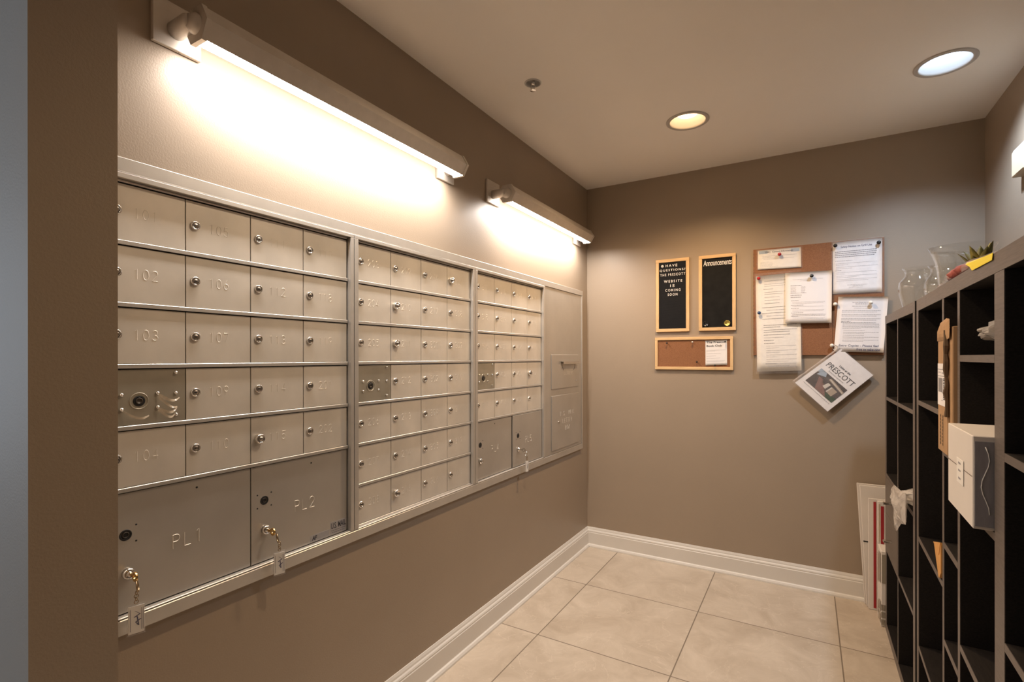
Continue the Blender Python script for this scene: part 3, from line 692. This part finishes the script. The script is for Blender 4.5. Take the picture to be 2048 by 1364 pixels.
# big frameless cork board (two tiles side by side)
t = emp('cork_board', (1.376, 0, 1.333), 'large frameless brown cork board covered with white notices', 'cork board')
for a, b in ((1.060, 1.4555), (1.4565, 1.690)):
    mb = MB(); mb.box((a, -.012, 1.333), (b, -.0005, 1.960), CORK); obj('cork_panel', mb, t)
mb = MB()
for k in range(26): random.seed(k); zz = 1.34 + k * .0235; mb.box((1.0595, -.0128, zz), (1.0660, -.0005, zz + .016 * random.random() + .003), CORKEDGE)
obj('worn_edge', mb, t)

random.seed(21)
def c_contact(mb, F):
    mb.add([F(.03, .80, -.0003), F(.97, .80, -.0003), F(.97, .955, -.0003), F(.03, .955, -.0003)], [(0, 1, 2, 3)], HEADB)
    put_text(mb, 'SFMC  Contact Information', .17, .82, .835, .92, F, INK, bold=.015)
    para(mb, F, .10, .91, .66, 2, .075, .022, INKG, .045); words(mb, .14, .85, .51, .022, F, INKG, .045)
    for i, e in enumerate((.28, .36, .36, .35, .48)): words(mb, .06, e, .36 - i * .06, .018, F, INKG, .06)
sheet('notice', 'small wide notice headed SFMC Contact Information under a red pin', 'notice', (1.084, 1.952), (1.305, 1.950), (1.307, 1.834), (1.084, 1.839), -.0135, c_contact, m=PAPERW, bend=.002, sleeve=True)
def c_left(mb, F):
    q = .965
    words(mb, .20, .85, q, .006, F, INKG, .05); q = .935
    for n, m_, s0, last in ((1, INK, .2, 1), (2, INKG, .2, .8), (1, INK, .18, .3), (2, INKG, .2, .6), (1, INKG, .2, .5), (1, INKG, .2, .5), (1, INK, .2, .5)):
        q = para(mb, F, s0, .90, q, n, .020, .006, m_, .04, last) - .012
    q -= .01
    for k in range(5): q = para(mb, F, .14 + .1 * (k % 2), .94, q, 1, .02, .007, INK if k % 2 == 0 else INKG, .04, .95 if k % 2 == 0 else .7) - .010
    q = .475
    for n, m_, last in ((2, INK, .5), (2, INK, .8), (1, INK, .8), (1, INKG, .6), (1, INK, .3), (1, INK, .32)): q = para(mb, F, .17, .92, q, n, .021, .007, m_, .05, last) - .008
    for k in range(7): q = para(mb, F, .22, .90, q, 2, .020, .005, INKG, .04, random.uniform(.2, .9)) - .006
    words(mb, .2, .45, .075, .008, F, INK); words(mb, .25, .92, .045, .006, F, INKG)
sheet('notice', 'long white notice under a red and a blue pin, hanging below the cork board', 'notice', (1.0725, 1.801), (1.300, 1.806), (1.308, 1.245), (1.081, 1.236), -.0140, c_left, m=PAPERW, bend=.007, sleeve=True)
def c_mid(mb, F):
    words(mb, .17, .82, .855, .007, F, INKG, .05); words(mb, .33, .62, .825, .006, F, INKG, .05)
    words(mb, .12, .36, .735, .010, F, INK); 
    for i in range(6): words(mb, .12, .24, .708 - i * .022, .008, F, INKG, .05); words(mb, .35, .44, .708 - i * .022, .008, F, INKG, .05)
    mb.add([F(.115, .59, 0), F(.47, .59, 0), F(.47, .593, 0), F(.115, .593, 0)], [(0, 1, 2, 3)], INKG)
    words(mb, .12, .36, .545, .012, F, INK); words(mb, .12, .34, .505, .012, F, INK)
    q = .44
    for k in range(5):
        words(mb, .13, .30 + .1 * (k % 2), q, .008, F, INK); q -= .028; q = para(mb, F, .16, .86, q, 1 + (k + 1) % 2, .024, .006, INKG, .045, .95) - .012
    words(mb, .15, .88, .165, .007, F, INKG); words(mb, .15, .86, .14, .009, F, INK, .06)
sheet('notice', 'square looking white notice under a black pin in the middle of the cork board', 'notice', (1.2275, 1.806), (1.4545, 1.802), (1.452, 1.511), (1.2275, 1.515), -.0235, c_mid, bend=.005)
def c_grill(mb, F):
    put_text(mb, 'Safety Notice on Grill Use', .17, .80, .865, .915, F, INKB, bold=.012)
    para(mb, F, .05, .90, .80, 4, .034, .016, INK, .05, .95)
    words(mb, .05, .42, .625, .011, F, INKG); para(mb, F, .07, .90, .575, 2, .028, .008, INKG, .045, .3)
    para(mb, F, .07, .92, .505, 2, .028, .008, INKG, .045, .4); words(mb, .05, .18, .44, .011, F, INK)
    q = .40
    for k in range(3): q = para(mb, F, .08, .90, q, 2, .028, .008, INKG, .045, .2 + .3 * k) - .01
    words(mb, .30, .72, .155, .008, F, INKG); words(mb, .42, .62, .13, .008, F, INK); words(mb, .34, .62, .105, .007, F, INKG)
sheet('notice', 'white safety notice on grill use at the top right of the cork board', 'notice', (1.458, 1.956), (1.681, 1.957), (1.679, 1.669), (1.458, 1.671), -.0138, c_grill, bend=.002, sleeve=True)
def c_extra(mb, F):
    put_text(mb, 'Extra Copies - Please feel', .09, .90, .085, .135, F, INKB, shear=.12); put_text(mb, 'free to take one', .46, .93, .025, .072, F, INKB, shear=.12)
    words(mb, .30, .66, .895, .011, F, INK); words(mb, .36, .62, .865, .011, F, INK); words(mb, .30, .66, .825, .010, F, INK); words(mb, .34, .62, .79, .008, F, INKG)
    q = .745
    for n in (2, 2, 2, 1): q = para(mb, F, .10, .88, q, n, .026, .010, INK if n == 1 else INKG, .045, .9) - .02
    words(mb, .1, .30, .545, .010, F, INK); q = para(mb, F, .14, .88, .505, 5, .021, .009, INKG, .04, .5) - .012
    for n in (1, 2, 1, 2, 2): q = para(mb, F, .16, .88, q, n, .021, .008, INKG, .04, .6) - .012
sheet('notice', 'white notice with handwriting offering extra copies, at the lower right of the cork board', 'notice', (1.4845, 1.654), (1.7070, 1.642), (1.6845, 1.345), (1.4625, 1.352), -.0165, c_extra, bend=.006)

# booklet in a plastic bag hanging from a clip, tilted 43 degrees
TL, TR, BR, BL = (1.4975, 1.3665), (1.6400, 1.2245), (1.4330, 1.0205), (1.2765, 1.1760)
# page edges: from TL along to TR is the right-hand... the booklet's top side runs TL->TR
ux, uz = TR[0] - TL[0], TR[1] - TL[1]
t = emp('booklet', (1.458, 0, 1.02), 'white rules booklet titled PRESCOTT in a plastic sleeve, hanging tilted below the cork board', 'booklet')
def BK(s, q, h=0.):                          # s along the text line (down-right), q up (up-right)
    # text reads from upper left to lower right: baseline direction BL->BR, up direction BL->TL
    x = (BL[0] * (1 - s) + BR[0] * s) * (1 - q) + (TL[0] * (1 - s) + TR[0] * s) * q
    z = (BL[1] * (1 - s) + BR[1] * s) * (1 - q) + (TL[1] * (1 - s) + TR[1] * s) * q
    return (x, -.026 - .010 * (1 - q) - h, z)
mb = MB(); mb.box((0, 0, 0), (1, 1, .008), PAPER, T=lambda a, b, h: BK(a, b, h - .008)); 
obj('pages', mb, t)
mb = MB(); F = lambda s, q, h=0.: BK(s, q, .0008 + h)
put_text(mb, 'PRESCOTT', .10, .90, .60, .70, F, INK); put_text(mb, 'Living at the', .32, .66, .725, .775, F, INK, bold=.02)
put_text(mb, 'Rules and regulations', .26, .70, .545, .578, F, INKG)
words(mb, .10, .90, .115, .014, F, INKG, .05)
obj('print', mb, t)
mb = MB(); G = lambda s, q, h=0.: BK(.10 + .80 * s, .16 + .355 * q, .0009 + h)
def gp(pts, m, h): mb.add([G(a, b, h) for a, b in pts], [tuple(range(len(pts)))], m)
gp([(0, 0), (1, 0), (1, 1), (0, 1)], PHOTOD, 0); gp([(0, .75), (.22, 1), (.0, 1)], SKYP, .0001); gp([(.05, .62), (.30, .80), (.22, 1), (.08, 1)], SKYP, .0001)
gp([(.15, .62), (.30, .62), (.75, .02), (.35, .02)], BRICKP, .0002); gp([(.72, 0), (1, 0), (1, .28), (.62, .2)], GRASSG, .0002); gp([(.3, .62), (.42, .5), (.34, .35)], GRASSG, .0002)
gp([(.40, .80), (1, .66), (1, .78), (.46, .92)], POSTP, .0003); gp([(.62, .26), (.84, .22), (.86, .6), (.64, .62)], POSTP, .0003)
gp([(.44, .36), (.56, .32), (.58, .66), (.48, .66)], POSTW, .0003); gp([(.42, .84), (.98, .70), (.98, .73), (.43, .88)], POSTW, .0004); gp([(.62, .26), (.66, .25), (.68, .6), (.64, .6)], POSTW, .0004)
obj('cover_photo', mb, t, label='small garden path photograph')
mb = MB(); vs = []
for j in range(9):
    for i in range(7):
        s, q = -.02 + 1.03 * i / 6, -.02 + 1.04 * j / 8; vs.append(BK(s - (.06 if i == 0 else 0), q, .003 + .002 * noise.noise(Vector((s * 5, q * 5, 1)))))
mb.add(vs, [(j * 7 + i, j * 7 + i + 1, (j + 1) * 7 + i + 1, (j + 1) * 7 + i) for j in range(8) for i in range(6)], SLEEVE, True); obj('plastic_sleeve', mb, t)
mb = MB(); mb.tube([BK(-.055 + .01 * noise.noise(Vector((k * .9, 0, 0))), k / 14, .002) for k in range(15)], lambda i: .0045 + .003 * noise.noise(Vector((i * .8, 2, 0))), CELLO, 7); obj('crumpled_sleeve_edge', mb, t)
mb = MB(); mb.ring((1.468, -.024, 1.374), (.3, 1, 0), .013, .0014, CHROME); obj('clip', mb, t)

def pin(x, z, m, colname, label, r=.0100, y=-.0125, grp=None):
    mb = MB(); mb.lathe((x, y, z), (0, -1, 0), [(.0006, 0), (.0006, .004), (.0045 * r / .01, .004), (.0035 * r / .01, .009), (r * .55, .010), (r, .0145), (r * .92, .020), (r * .5, .0232), (0, .0242)], m, 18)
    obj('push_pin', mb, label=label, cat='pin', group=grp)
pin(1.1985, 1.916, RED, 'red', 'red push pin holding the contact information notice', y=-.015)
pin(1.470, 1.935, BLK, 'black', 'black push pin at the top left of the safety notice', y=-.015)
pin(1.6645, 1.930, BLK, 'black', 'black push pin at the top right of the safety notice', y=-.015)
pin(1.090, 1.785, RED, 'red', 'dark red push pin at the top of the long left notice', y=-.015)
pin(1.358, 1.777, BLK, 'black', 'black push pin on the notice in the middle of the cork board', y=-.025)
pin(1.0925, 1.582, BLUE, 'blue', 'blue push pin at the left edge of the long notice', y=-.017)
pin(1.4695, 1.6135, WHT, 'white', 'white push pin on bare cork left of the extra copies notice', y=-.0120)
pin(1.6295, 1.6125, WHT, 'white', 'white push pin on the extra copies notice', y=-.018)
pin(1.4535, 1.386, WHT, 'white', 'white push pin above the hanging booklet', y=-.0120)
pin(.557, 1.4125, BLK, 'black', 'black push pin at the upper left of the framed cork board', r=.0055, y=-.0080)
pin(.7145, 1.4165, WHT, 'white', 'white push pin at the top middle of the framed cork board', r=.0055, y=-.0080)
pin(.741, 1.2915, BLK, 'black', 'black push pin low on the framed cork board, left of the notice', r=.0055, y=-.0080)
pin(.847, 1.2705, BLK, 'black', 'black push pin at the bottom edge of the book club notice', r=.0055, y=-.0128)
pin(.906, 1.4165, BLK, 'black', 'black push pin at the top right of the book club notice', r=.0050, y=-.0110)

# ================================================================== SHELVES
def panel(t, name, a, b, T, face=WOODE_LIT):
    """laminated board: dark faces, front edge coloured paler as if lit"""
    mb = MB(); mb.bbox(a, b, WOODB, .0008, T); k = mb.mi(face)
    # faces whose local normal points out of the front (local -x)
    x0 = min(a[0], b[0])
    mb2 = MB(); y0, y1 = sorted((a[1], b[1])); z0, z1 = sorted((a[2], b[2]))
    q = [(x0 - .0006, y0 + .0004, z0 + .0004), (x0 - .0006, y1 - .0004, z0 + .0004), (x0 - .0006, y1 - .0004, z1 - .0004), (x0 - .0006, y0 + .0004, z1 - .0004)]
    q2 = [(x0 + .0007, p[1], p[2]) for p in q]
    mb.add([T(*p) if T else p for p in q + q2], [(0, 3, 2, 1), (0, 1, 5, 4), (1, 2, 6, 5), (2, 3, 7, 6), (3, 0, 4, 7)], face)
    return obj(name, mb, t)
DEP = .405; HT = 1.520
# far unit: two by four cubes
X0 = 1.664; ya, yb = -1.071, -.290
T0 = lambda x, y, z: (X0 + x, y, z)
t = emp('cube_shelf', (X0 + .2, (ya + yb) / 2, 0), 'black brown shelf of two columns and four rows, nearest the back wall', 'shelf', 'black shelf units along the right wall')
panel(t, 'top_panel', (0, ya, HT - .039), (DEP, yb, HT), T0); panel(t, 'bottom_panel', (0, ya, 0), (DEP, yb, .039), T0)
for y in (ya, yb - .039): panel(t, 'side_panel', (0, y, .039), (DEP, y + .039, HT - .039), T0)
ym = (ya + yb) / 2; panel(t, 'divider', (0, ym - .008, .039), (DEP, ym + .008, HT - .039), T0)
for z in (.391, .7475, 1.1155):
    panel(t, 'shelf_board', (0, ya + .039, z), (DEP, ym - .008, z + .016), T0); panel(t, 'shelf_board', (0, ym + .008, z), (DEP, yb - .039, z + .016), T0)
mb = MB(); mb.box((X0 + DEP - .004, ya + .04, .04), (X0 + DEP - .001, yb - .04, HT - .04), WOODB); obj('back_panel', mb, t)
for za, zb_ in ((.4085, .576), (.579, .7465)):
    mb = MB(); mb.bbox((X0 - .002, ym + .0095, za), (X0 + .016, yb - .0405, zb_), DRAWER, .001)
    mb.box((X0 + .016, ym + .014, za + .01), (X0 + .33, yb - .045, zb_ - .03), WOODB); d = obj('drawer', mb, t)
    zc = (za + zb_) / 2; yc = (ym + yb) / 2 - .03
    m2 = MB(); m2.bbox((X0 - .034, yc - .012, zc - .004), (X0 - .002, yc + .012, zc + .004), CHROME, .001); obj('handle', m2, d)

# near unit, turned slightly away from the wall
PA = Vector((1.667, -1.083, 0)); PB = Vector((1.640, -2.19, 0)); ud = (PB - PA).normalized(); nd = Vector((-ud.y, ud.x, 0))
if nd.x < 0: nd = -nd
def T1(d, s, z): p = PA + ud * s + nd * d; return (p.x, p.y, z)      # d: into the shelf, s: towards the viewer
def panel1(t, name, d0, s0, z0, d1, s1, z1, face=WOODE_LIT):
    return panel(t, name, (d0, s0, z0), (d1, s1, z1), T1, face)
t = emp('bookcase', T1(.2, .8, 0), 'black brown bookcase with uneven compartments, nearest the viewer', 'shelf', 'black shelf units along the right wall')
L1 = 1.72; D1 = .385
panel1(t, 'top_panel', 0, 0, HT - .039, D1, L1, HT); panel1(t, 'bottom_panel', 0, 0, 0, D1, L1, .039)
panel1(t, 'side_panel', 0, 0, .039, D1, .039, HT - .039); panel1(t, 'side_panel', 0, L1 - .039, .039, D1, L1, HT - .039)
panel1(t, 'upright', 0, .9475, .039, D1, 1.009, HT - .039)
panel1(t, 'divider', 0, .450, .039, D1, .472, HT - .039); panel1(t, 'divider', 0, .636, .039, D1, .659, HT - .039)
for s0, s1, zs in ((.039, .450, (1.1580, .6900, .3150)), (.472, .636, (1.0560, .8060, .5430)), (.659, .9475, (1.3110, .9720, .62, .30)), (1.009, L1 - .039, (1.1340, .7930, .44))):
    for z in zs: panel1(t, 'shelf_board', 0, s0, z, D1, s1, z + .016)
mb = MB(); mb.box((D1 - .004, .02, .03), (D1 - .001, L1 - .02, HT - .02), WOODB, T=T1); obj('back_panel', mb, t)

# ------------------------------------------------------------------ things on and in the shelves
# tall battered cardboard box
t = emp('cardboard_box', T1(.1, .545, 1.072), 'tall narrow brown cardboard box with torn seam and shipping label, in the bookcase', 'box')
s0, s1, zb_, zt_ = .4740, .6300, 1.0722, 1.420; off = -.013
mb = MB(); mb.bbox((off, s0, zb_), (.26, s1 - .035, zt_ - .03), CARD, .003, T1); mb.bbox((off + .004, s1 - .034, zb_), (.26, s1, zt_ - .022), CARD, .002, T1)
obj('carton', mb, t)
mb = MB(); random.seed(5); pts = []
for i in range(12): pts.append(T1(off - .002 + .002 * random.random(), s1 - .037 + .008 * (random.random() - .5), zb_ + .10 + i * (zt_ - .03 - zb_ - .10) / 11))
mb.tube(pts, lambda i: .0042 + .0030 * random.random(), CARDD, 6, smooth=False); obj('torn_seam', mb, t)
mb = MB(); pillow(mb, [(s0 - .004, zt_ - .055), (s0 - .002, zt_ - .03), (s0 + .04, zt_ - .008), (s1 - .04, zt_), (s1, zt_ - .004), (s1 - .005, zt_ - .05), (s1 - .04, zt_ - .055)], lambda a, b, h: T1(off - .001 + h * .3, a, b), .012, CARD, .5, 3); obj('crushed_top', mb, t)
mb = MB(); LZ0, LZ1 = 1.195, 1.305; mb.box((off - .0008, s0 + .002, LZ0), (off + .0002, s1 - .045, LZ1), PAPER, T=T1)
lab = obj('shipping_label', mb, t)
mb = MB(); F = lambda s, q, h=0.: T1(off - .0014, s0 + .002 + (s1 - .047 - s0) * s, LZ0 + (LZ1 - LZ0) * q)
for s in range(9): a = .10 + s * .055; mb.add([F(a, .32, 0), F(a + .022 + .015 * (s % 3), .32, 0), F(a + .022 + .015 * (s % 3), .66, 0), F(a, .66, 0)], [(0, 1, 2, 3)], INKG)
for q in range(13): z = .16 + q * .04; mb.add([F(.68, z, 0), F(.90, z, 0), F(.90, z + .018 + .01 * (q % 2), 0), F(.68, z + .018 + .01 * (q % 2), 0)], [(0, 1, 2, 3)], INK)
for q in (.70, .86): mb.add([F(.02, q, 0), F(.98, q, 0), F(.98, q + .008, 0), F(.02, q + .008, 0)], [(0, 1, 2, 3)], INK)
words(mb, .10, .40, .78, .03, F, INKG, .1, .04); words(mb, .55, .85, .76, .05, F, INKG, .1, .04); words(mb, .45, .60, .12, .02, F, INK, .1, .04)
obj('barcode', mb, lab)
mb = MB(); G2 = lambda s, q, h=0.: T1(off - .0008, s0 + (s1 - .037 - s0) * s, zb_ + .02 + .09 * q)
for a in (.28, .52): 
    for q in range(9): mb.add([G2(a, q * .1, 0), G2(a + .07, q * .1, 0), G2(a + .07, q * .1 + .075, 0), G2(a, q * .1 + .075, 0)], [(0, 1, 2, 3)], CARDD)
obj('printed_lines', mb, t)

# white box with a clear side
t = emp('white_box', T1(.1, .83, .988), 'white cardboard box with a grey film side sticking out of the bookcase', 'box')
z0w, z1w = .9885, 1.1690
mb = MB(); mb.bbox((-.030, .711, z0w), (.26, .938, z1w), WCARD, .0015, T1); obj('carton', mb, t)
mb = MB(); mb.box((-.027, .9382, z0w + .006), (.255, .9402, z1w - .010), GREYPL, T=T1)
mb.tube([T1(-.012 + .006 * sin(k * .8), .9405, z1w - .02 - k * .013) for k in range(11)], .0009, WHITEP, 5); obj('film_side', mb, t)
mb = MB(); F = lambda s, q, h=0.: T1(-.0306, .711 + .227 * s, z0w + (z1w - z0w) * q)
mb.add([F(.01, .545, 0), F(.99, .555, 0), F(.99, .563, 0), F(.01, .553, 0)], [(0, 1, 2, 3)], CARDD); obj('lid_seam', mb, t)
mb = MB(); mb.box((-.0315, .808, z0w + .066), (-.0308, .868, z0w + .118), PAPERW, T=T1); 
F = lambda s, q, h=0.: T1(-.0319, .808 + .060 * s, z0w + .066 + .052 * q)
for q in (.16, .48, .78): mb.add([F(.25, q, 0), F(.62, q, 0), F(.62, q + .08, 0), F(.25, q + .08, 0)], [(0, 1, 2, 3)], INKG)
obj('seal_sticker', mb, t)

# plastic cone, plastic bag, kraft envelope
mb = MB(); pillow(mb, [(.700, 1.366), (.715, 1.376), (.80, 1.388), (.87, 1.396), (.88, 1.405), (.940, 1.412), (.945, 1.328), (.86, 1.3420), (.78, 1.356), (.712, 1.358)], lambda a, b, h: T1(.055 + h, a, b), .040, BAGM, .5, 6, 2)
obj('plastic_wrap', mb, label='crumpled clear plastic wrap lying in the upper bookcase compartment beside the cardboard box', cat='plastic wrap')
mb = MB(); pillow(mb, [(-.700, .765), (-.715, .785), (-.76, .800), (-.90, .812), (-1.030, .826), (-1.031, .80), (-1.031, .716), (-.93, .690), (-.815, .628), (-.80, .64), (-.84, .700), (-.855, .735), (-.76, .745), (-.71, .750)], lambda a, b, h: (1.6425 + h * .6, a, b), .022, BAGM, .45, 6, 9)
pillow(mb, [(-.71, .766), (-.9, .830), (-1.02, .83), (-1.025, .766)], lambda a, b, h: (1.72 + h, a, b), .07, BAGM, .3, 4, 4)
obj('plastic_bag', mb, label='crumpled white plastic bag hanging out of the shelf nearest the back wall', cat='bag')
mb = MB(); pts = [(.345, .783), (.4485, .812), (.4490, .728), (.428, .7075), (.414, .7075)]
mb.prism(pts, -.004, .002, lambda a, b, h: T1(h, a, b), KRAFT); mb.prism([(.345, .783), (.4485, .812), (.425, .770)], -.0052, -.004, lambda a, b, h: T1(h, a, b), KRAFT)
obj('envelope', mb, label='orange kraft paper envelope standing in a low bookcase compartment', cat='envelope')

# flattened postal boxes between the shelf and the back wall
def slab(x0_, x1_, y, z1_, th, lean, dx, m, name, label, extra=None):
    Tm = lambda a, b, c: (a + dx * (c / z1_ - 0) * 1.0, b + lean * (c / z1_), c)
    mb = MB(); mb.bbox((x0_, y - th, .001), (x1_, y, z1_), m, .002, Tm); o = obj(name, mb, None, label, 'box', 'flattened boxes beside the shelf')
    if extra:
        for nm, a, b, mm, lb in extra:
            mb = MB(); mb.box((a[0], y - th - .0012, a[1]), (b[0], y - th - .0002, b[1]), mm, T=Tm); obj(nm, mb, o, label=lb)
    return o
slab(1.600, 2.02, -.034, .640, .012, .018, -.034, WCARD, 'flattened_box', 'rearmost white flattened box of the bunch leaning on the back wall', None)
slab(1.606, 2.02, -.062, .636, .012, .020, -.028, WCARD, 'flattened_box', 'plain white flattened box with a black slot, second from the wall', [('slot', (1.608, .338), (1.648, .345), HOLE, 'black slot'), ('mark', (1.622, .135), (1.629, .150), DARKMET, None)])
slab(1.612, 2.02, -.088, .580, .012, .006, 0, WCARD, 'flattened_box', 'white flattened postal box with one long red stripe', [('red_stripe', (1.634, .012), (1.6455, .565), REDSTR, 'dark red stripe')])
slab(1.6475, 2.02, -.128, .582, .028, .004, 0, WCARD, 'flattened_box', 'front white postal box with red end stripe, against the shelf side', [('red_stripe', (1.6595, .345), (1.672, .560), REDSTR, 'dark red stripe'), ('tape_strip', (1.650, .38), (1.657, .57), TAPE, 'clear tape')])
t = emp('taped_parcel', (1.70, -.20, 0), 'low white parcel covered in clear tape on the floor beside the shelf', 'parcel')
mb = MB(); mb.bbox((1.646, -.280, .001), (1.80, -.166, .372), WCARD, .004); obj('carton', mb, t)
mb = MB(); random.seed(8)
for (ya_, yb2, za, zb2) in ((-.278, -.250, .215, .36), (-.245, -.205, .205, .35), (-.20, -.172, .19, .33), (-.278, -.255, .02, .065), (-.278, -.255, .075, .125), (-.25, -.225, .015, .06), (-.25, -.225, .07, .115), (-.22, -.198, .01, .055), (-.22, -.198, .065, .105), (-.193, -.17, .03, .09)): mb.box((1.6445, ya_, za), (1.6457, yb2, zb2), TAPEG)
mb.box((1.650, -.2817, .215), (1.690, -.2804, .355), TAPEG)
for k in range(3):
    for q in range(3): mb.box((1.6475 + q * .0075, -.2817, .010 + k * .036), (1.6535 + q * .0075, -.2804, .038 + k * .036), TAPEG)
obj('tape_patches', mb, t, label='shiny grey brown tape patches')

# glass vases
def vase(c, prof, label, name='glass_vase'):
    mb = MB(); out = [(r, h) for r, h in prof]; inn = [(max(r - .0025, .0), h + (.004 if i == 0 else 0)) for i, (r, h) in enumerate(prof)]
    mb.lathe(c, (0, 0, 1), out + inn[::-1], GLASS, 40, cap=False); mb.lathe(c, (0, 0, 1), [(0, 0), (prof[0][0], 0)], GLASS, 40, cap=False)
    obj(name, mb, label=label, cat='vase', group='glass vases on the shelf')
zb_ = HT + .0008
vase((1.770, -.430, zb_), [(.047, 0), (.054, .01), (.063, .05), (.0715, .085), (.0745, .115), (.071, .140), (.060, .155), (.050, .168), (.0485, .180), (.053, .193), (.060, .203)], 'round bellied clear glass vase standing farthest back on the shelf top')
vase((1.840, -.600, zb_), [(.052, 0), (.060, .01), (.070, .04), (.078, .08), (.078, .105), (.071, .130), (.060, .145), (.056, .155), (.057, .168), (.066, .183)], 'middle clear glass vase with a round belly on the shelf top')
vase((1.838, -.835, zb_), [(.058, 0), (.066, .008), (.070, .05), (.071, .09), (.074, .130), (.079, .160), (.089, .190), (.101, .215)], 'tall clear glass vase with a wide flared rim behind the yellow label')
# plant
pc = Vector((1.800, -1.250, zb_)); t = emp('potted_succulent', tuple(pc), 'small succulent with pointed green and brown leaves on the shelf top', 'plant')
mb = MB(); mb.lathe(tuple(pc), (0, 0, 1), [(.026, 0), (.034, .055), (.036, .06), (.030, .062), (.029, .052), (0, .052)], POT, 24); obj('pot', mb, t)
random.seed(14)
for k in range(13):
    a = k * 2.4 + .5; tilt = .14 + .60 * (k / 13); ln = .105 - .028 * (k / 15) + .008 * random.random(); base = pc + Vector((0, 0, .052))
    d = Vector((cos(a) * sin(tilt), sin(a) * sin(tilt), cos(tilt))); sd = d.cross(Vector((0, 0, 1))).normalized(); nn = sd.cross(d); vs = []
    for i in range(9):
        q = i / 8; wd = .0170 * sin(min(1, q * 1.5 + .25) * pi * .5) * (1 - q ** 3); th = .0035 * (1 - q); cc = base + d * ln * q + nn * (-.012 * q * q)
        vs += [tuple(cc - sd * wd), tuple(cc - nn * th - sd * wd * .2), tuple(cc + sd * wd), tuple(cc + nn * th * .4)]
    mb = MB(); mb.add(vs, [(4 * i + j, 4 * i + (j + 1) % 4, 4 * i + 4 + (j + 1) % 4, 4 * i + 4 + j) for i in range(8) for j in range(4)], LEAF, True); obj('leaf', mb, t)
# wrapped bouquet with yellow label, lying on the shelf top edge
t = emp('wrapped_bouquet', T1(.05, .5, zb_), 'dried red bouquet in clear wrap with a yellow label, lying on the bookcase top', 'bouquet')
mb = MB(); vs = []; ns, na = 26, 10
def brad(q): return .005 + .010 * min(1, q * 2.2) if q < .45 else (.0205 if q < .70 else .0205 - .014 * (q - .7) / .3)
for i in range(ns + 1):
    q = i / ns; s = .05 + .90 * q; r = brad(q)
    for k in range(na):
        a = 2 * pi * k / na; rr = r * (1 + .25 * noise.noise(Vector((s * 22, k * 1.3, 0)))); vs.append(T1(.022 + rr * cos(a) * 1.05, s, zb_ + max(0.0005, r * .66 + rr * sin(a) * .75)))
mb.add(vs, [(i * na + k, i * na + (k + 1) % na, (i + 1) * na + (k + 1) % na, (i + 1) * na + k) for i in range(ns) for k in range(na)], CELLO, False); obj('clear_wrap', mb, t)
mb = MB(); vs = []
for i in range(13):
    q = i / 12; s = .475 + .21 * q; r = .0215 * sin(pi * (.12 + .8 * q)) ** .6
    for k in range(12):
        a = 2 * pi * k / 12; rr = r * (1 + .5 * noise.noise(Vector((s * 60, k * 2.1, 3)))); vs.append(T1(.019 + rr * cos(a), s, zb_ + max(.0006, .014 + rr * sin(a) * .85)))
mb.add(vs, [(i * 12 + k, i * 12 + (k + 1) % 12, (i + 1) * 12 + (k + 1) % 12, (i + 1) * 12 + k) for i in range(12) for k in range(12)], REDM, True); obj('flowers', mb, t)
LBL = [(-.0035, .792, -.011), (-.0035, .945, -.013), (-.002, .945, .0012), (.006, .895, .0055), (.015, .645, .028), (-.001, .720, .013), (-.0025, .765, .001)]
mb = MB(); mb.add([T1(d_, s_, zb_ + z_) for d_, s_, z_ in LBL], [(0, 1, 2, 6), (6, 2, 3, 5), (5, 3, 4)], YEL)
mb.add([T1(d_ + .0006, s_, zb_ + z_ - .0004) for d_, s_, z_ in LBL], [(6, 2, 1, 0), (5, 3, 2, 6), (4, 3, 5)], YEL); obj('yellow_label', mb, t)

# cream box high on the right wall
t = emp('wall_chime', (WX, -.575, 2.05), 'cream plastic box mounted high on the right wall', 'wall box')
mb = MB(); mb.bbox((WX - .036, -.640, 2.052), (WX - .0005, -.5105, 2.156), CREAM, .004); obj('cover', mb, t)
mb = MB(); mb.bbox((WX - .030, -.645, 2.156), (WX - .0005, -.5055, 2.163), WHITEP, .001); obj('base_plate', mb, t)

# added area lamp, acting as daylight behind the added hall window
ld = bpy.data.lights.new('added_daylight', 'AREA'); ld.shape = 'RECTANGLE'; ld.size = 1.4; ld.size_y = 1.3; ld.energy = 12; ld.color = (.74, .86, 1.0)
lo = bpy.data.objects.new('added_daylight', ld); COL.objects.link(lo); lo.location = (-2.62, -4.2, 1.45); lo.rotation_euler = (0, radians(-90), 0)
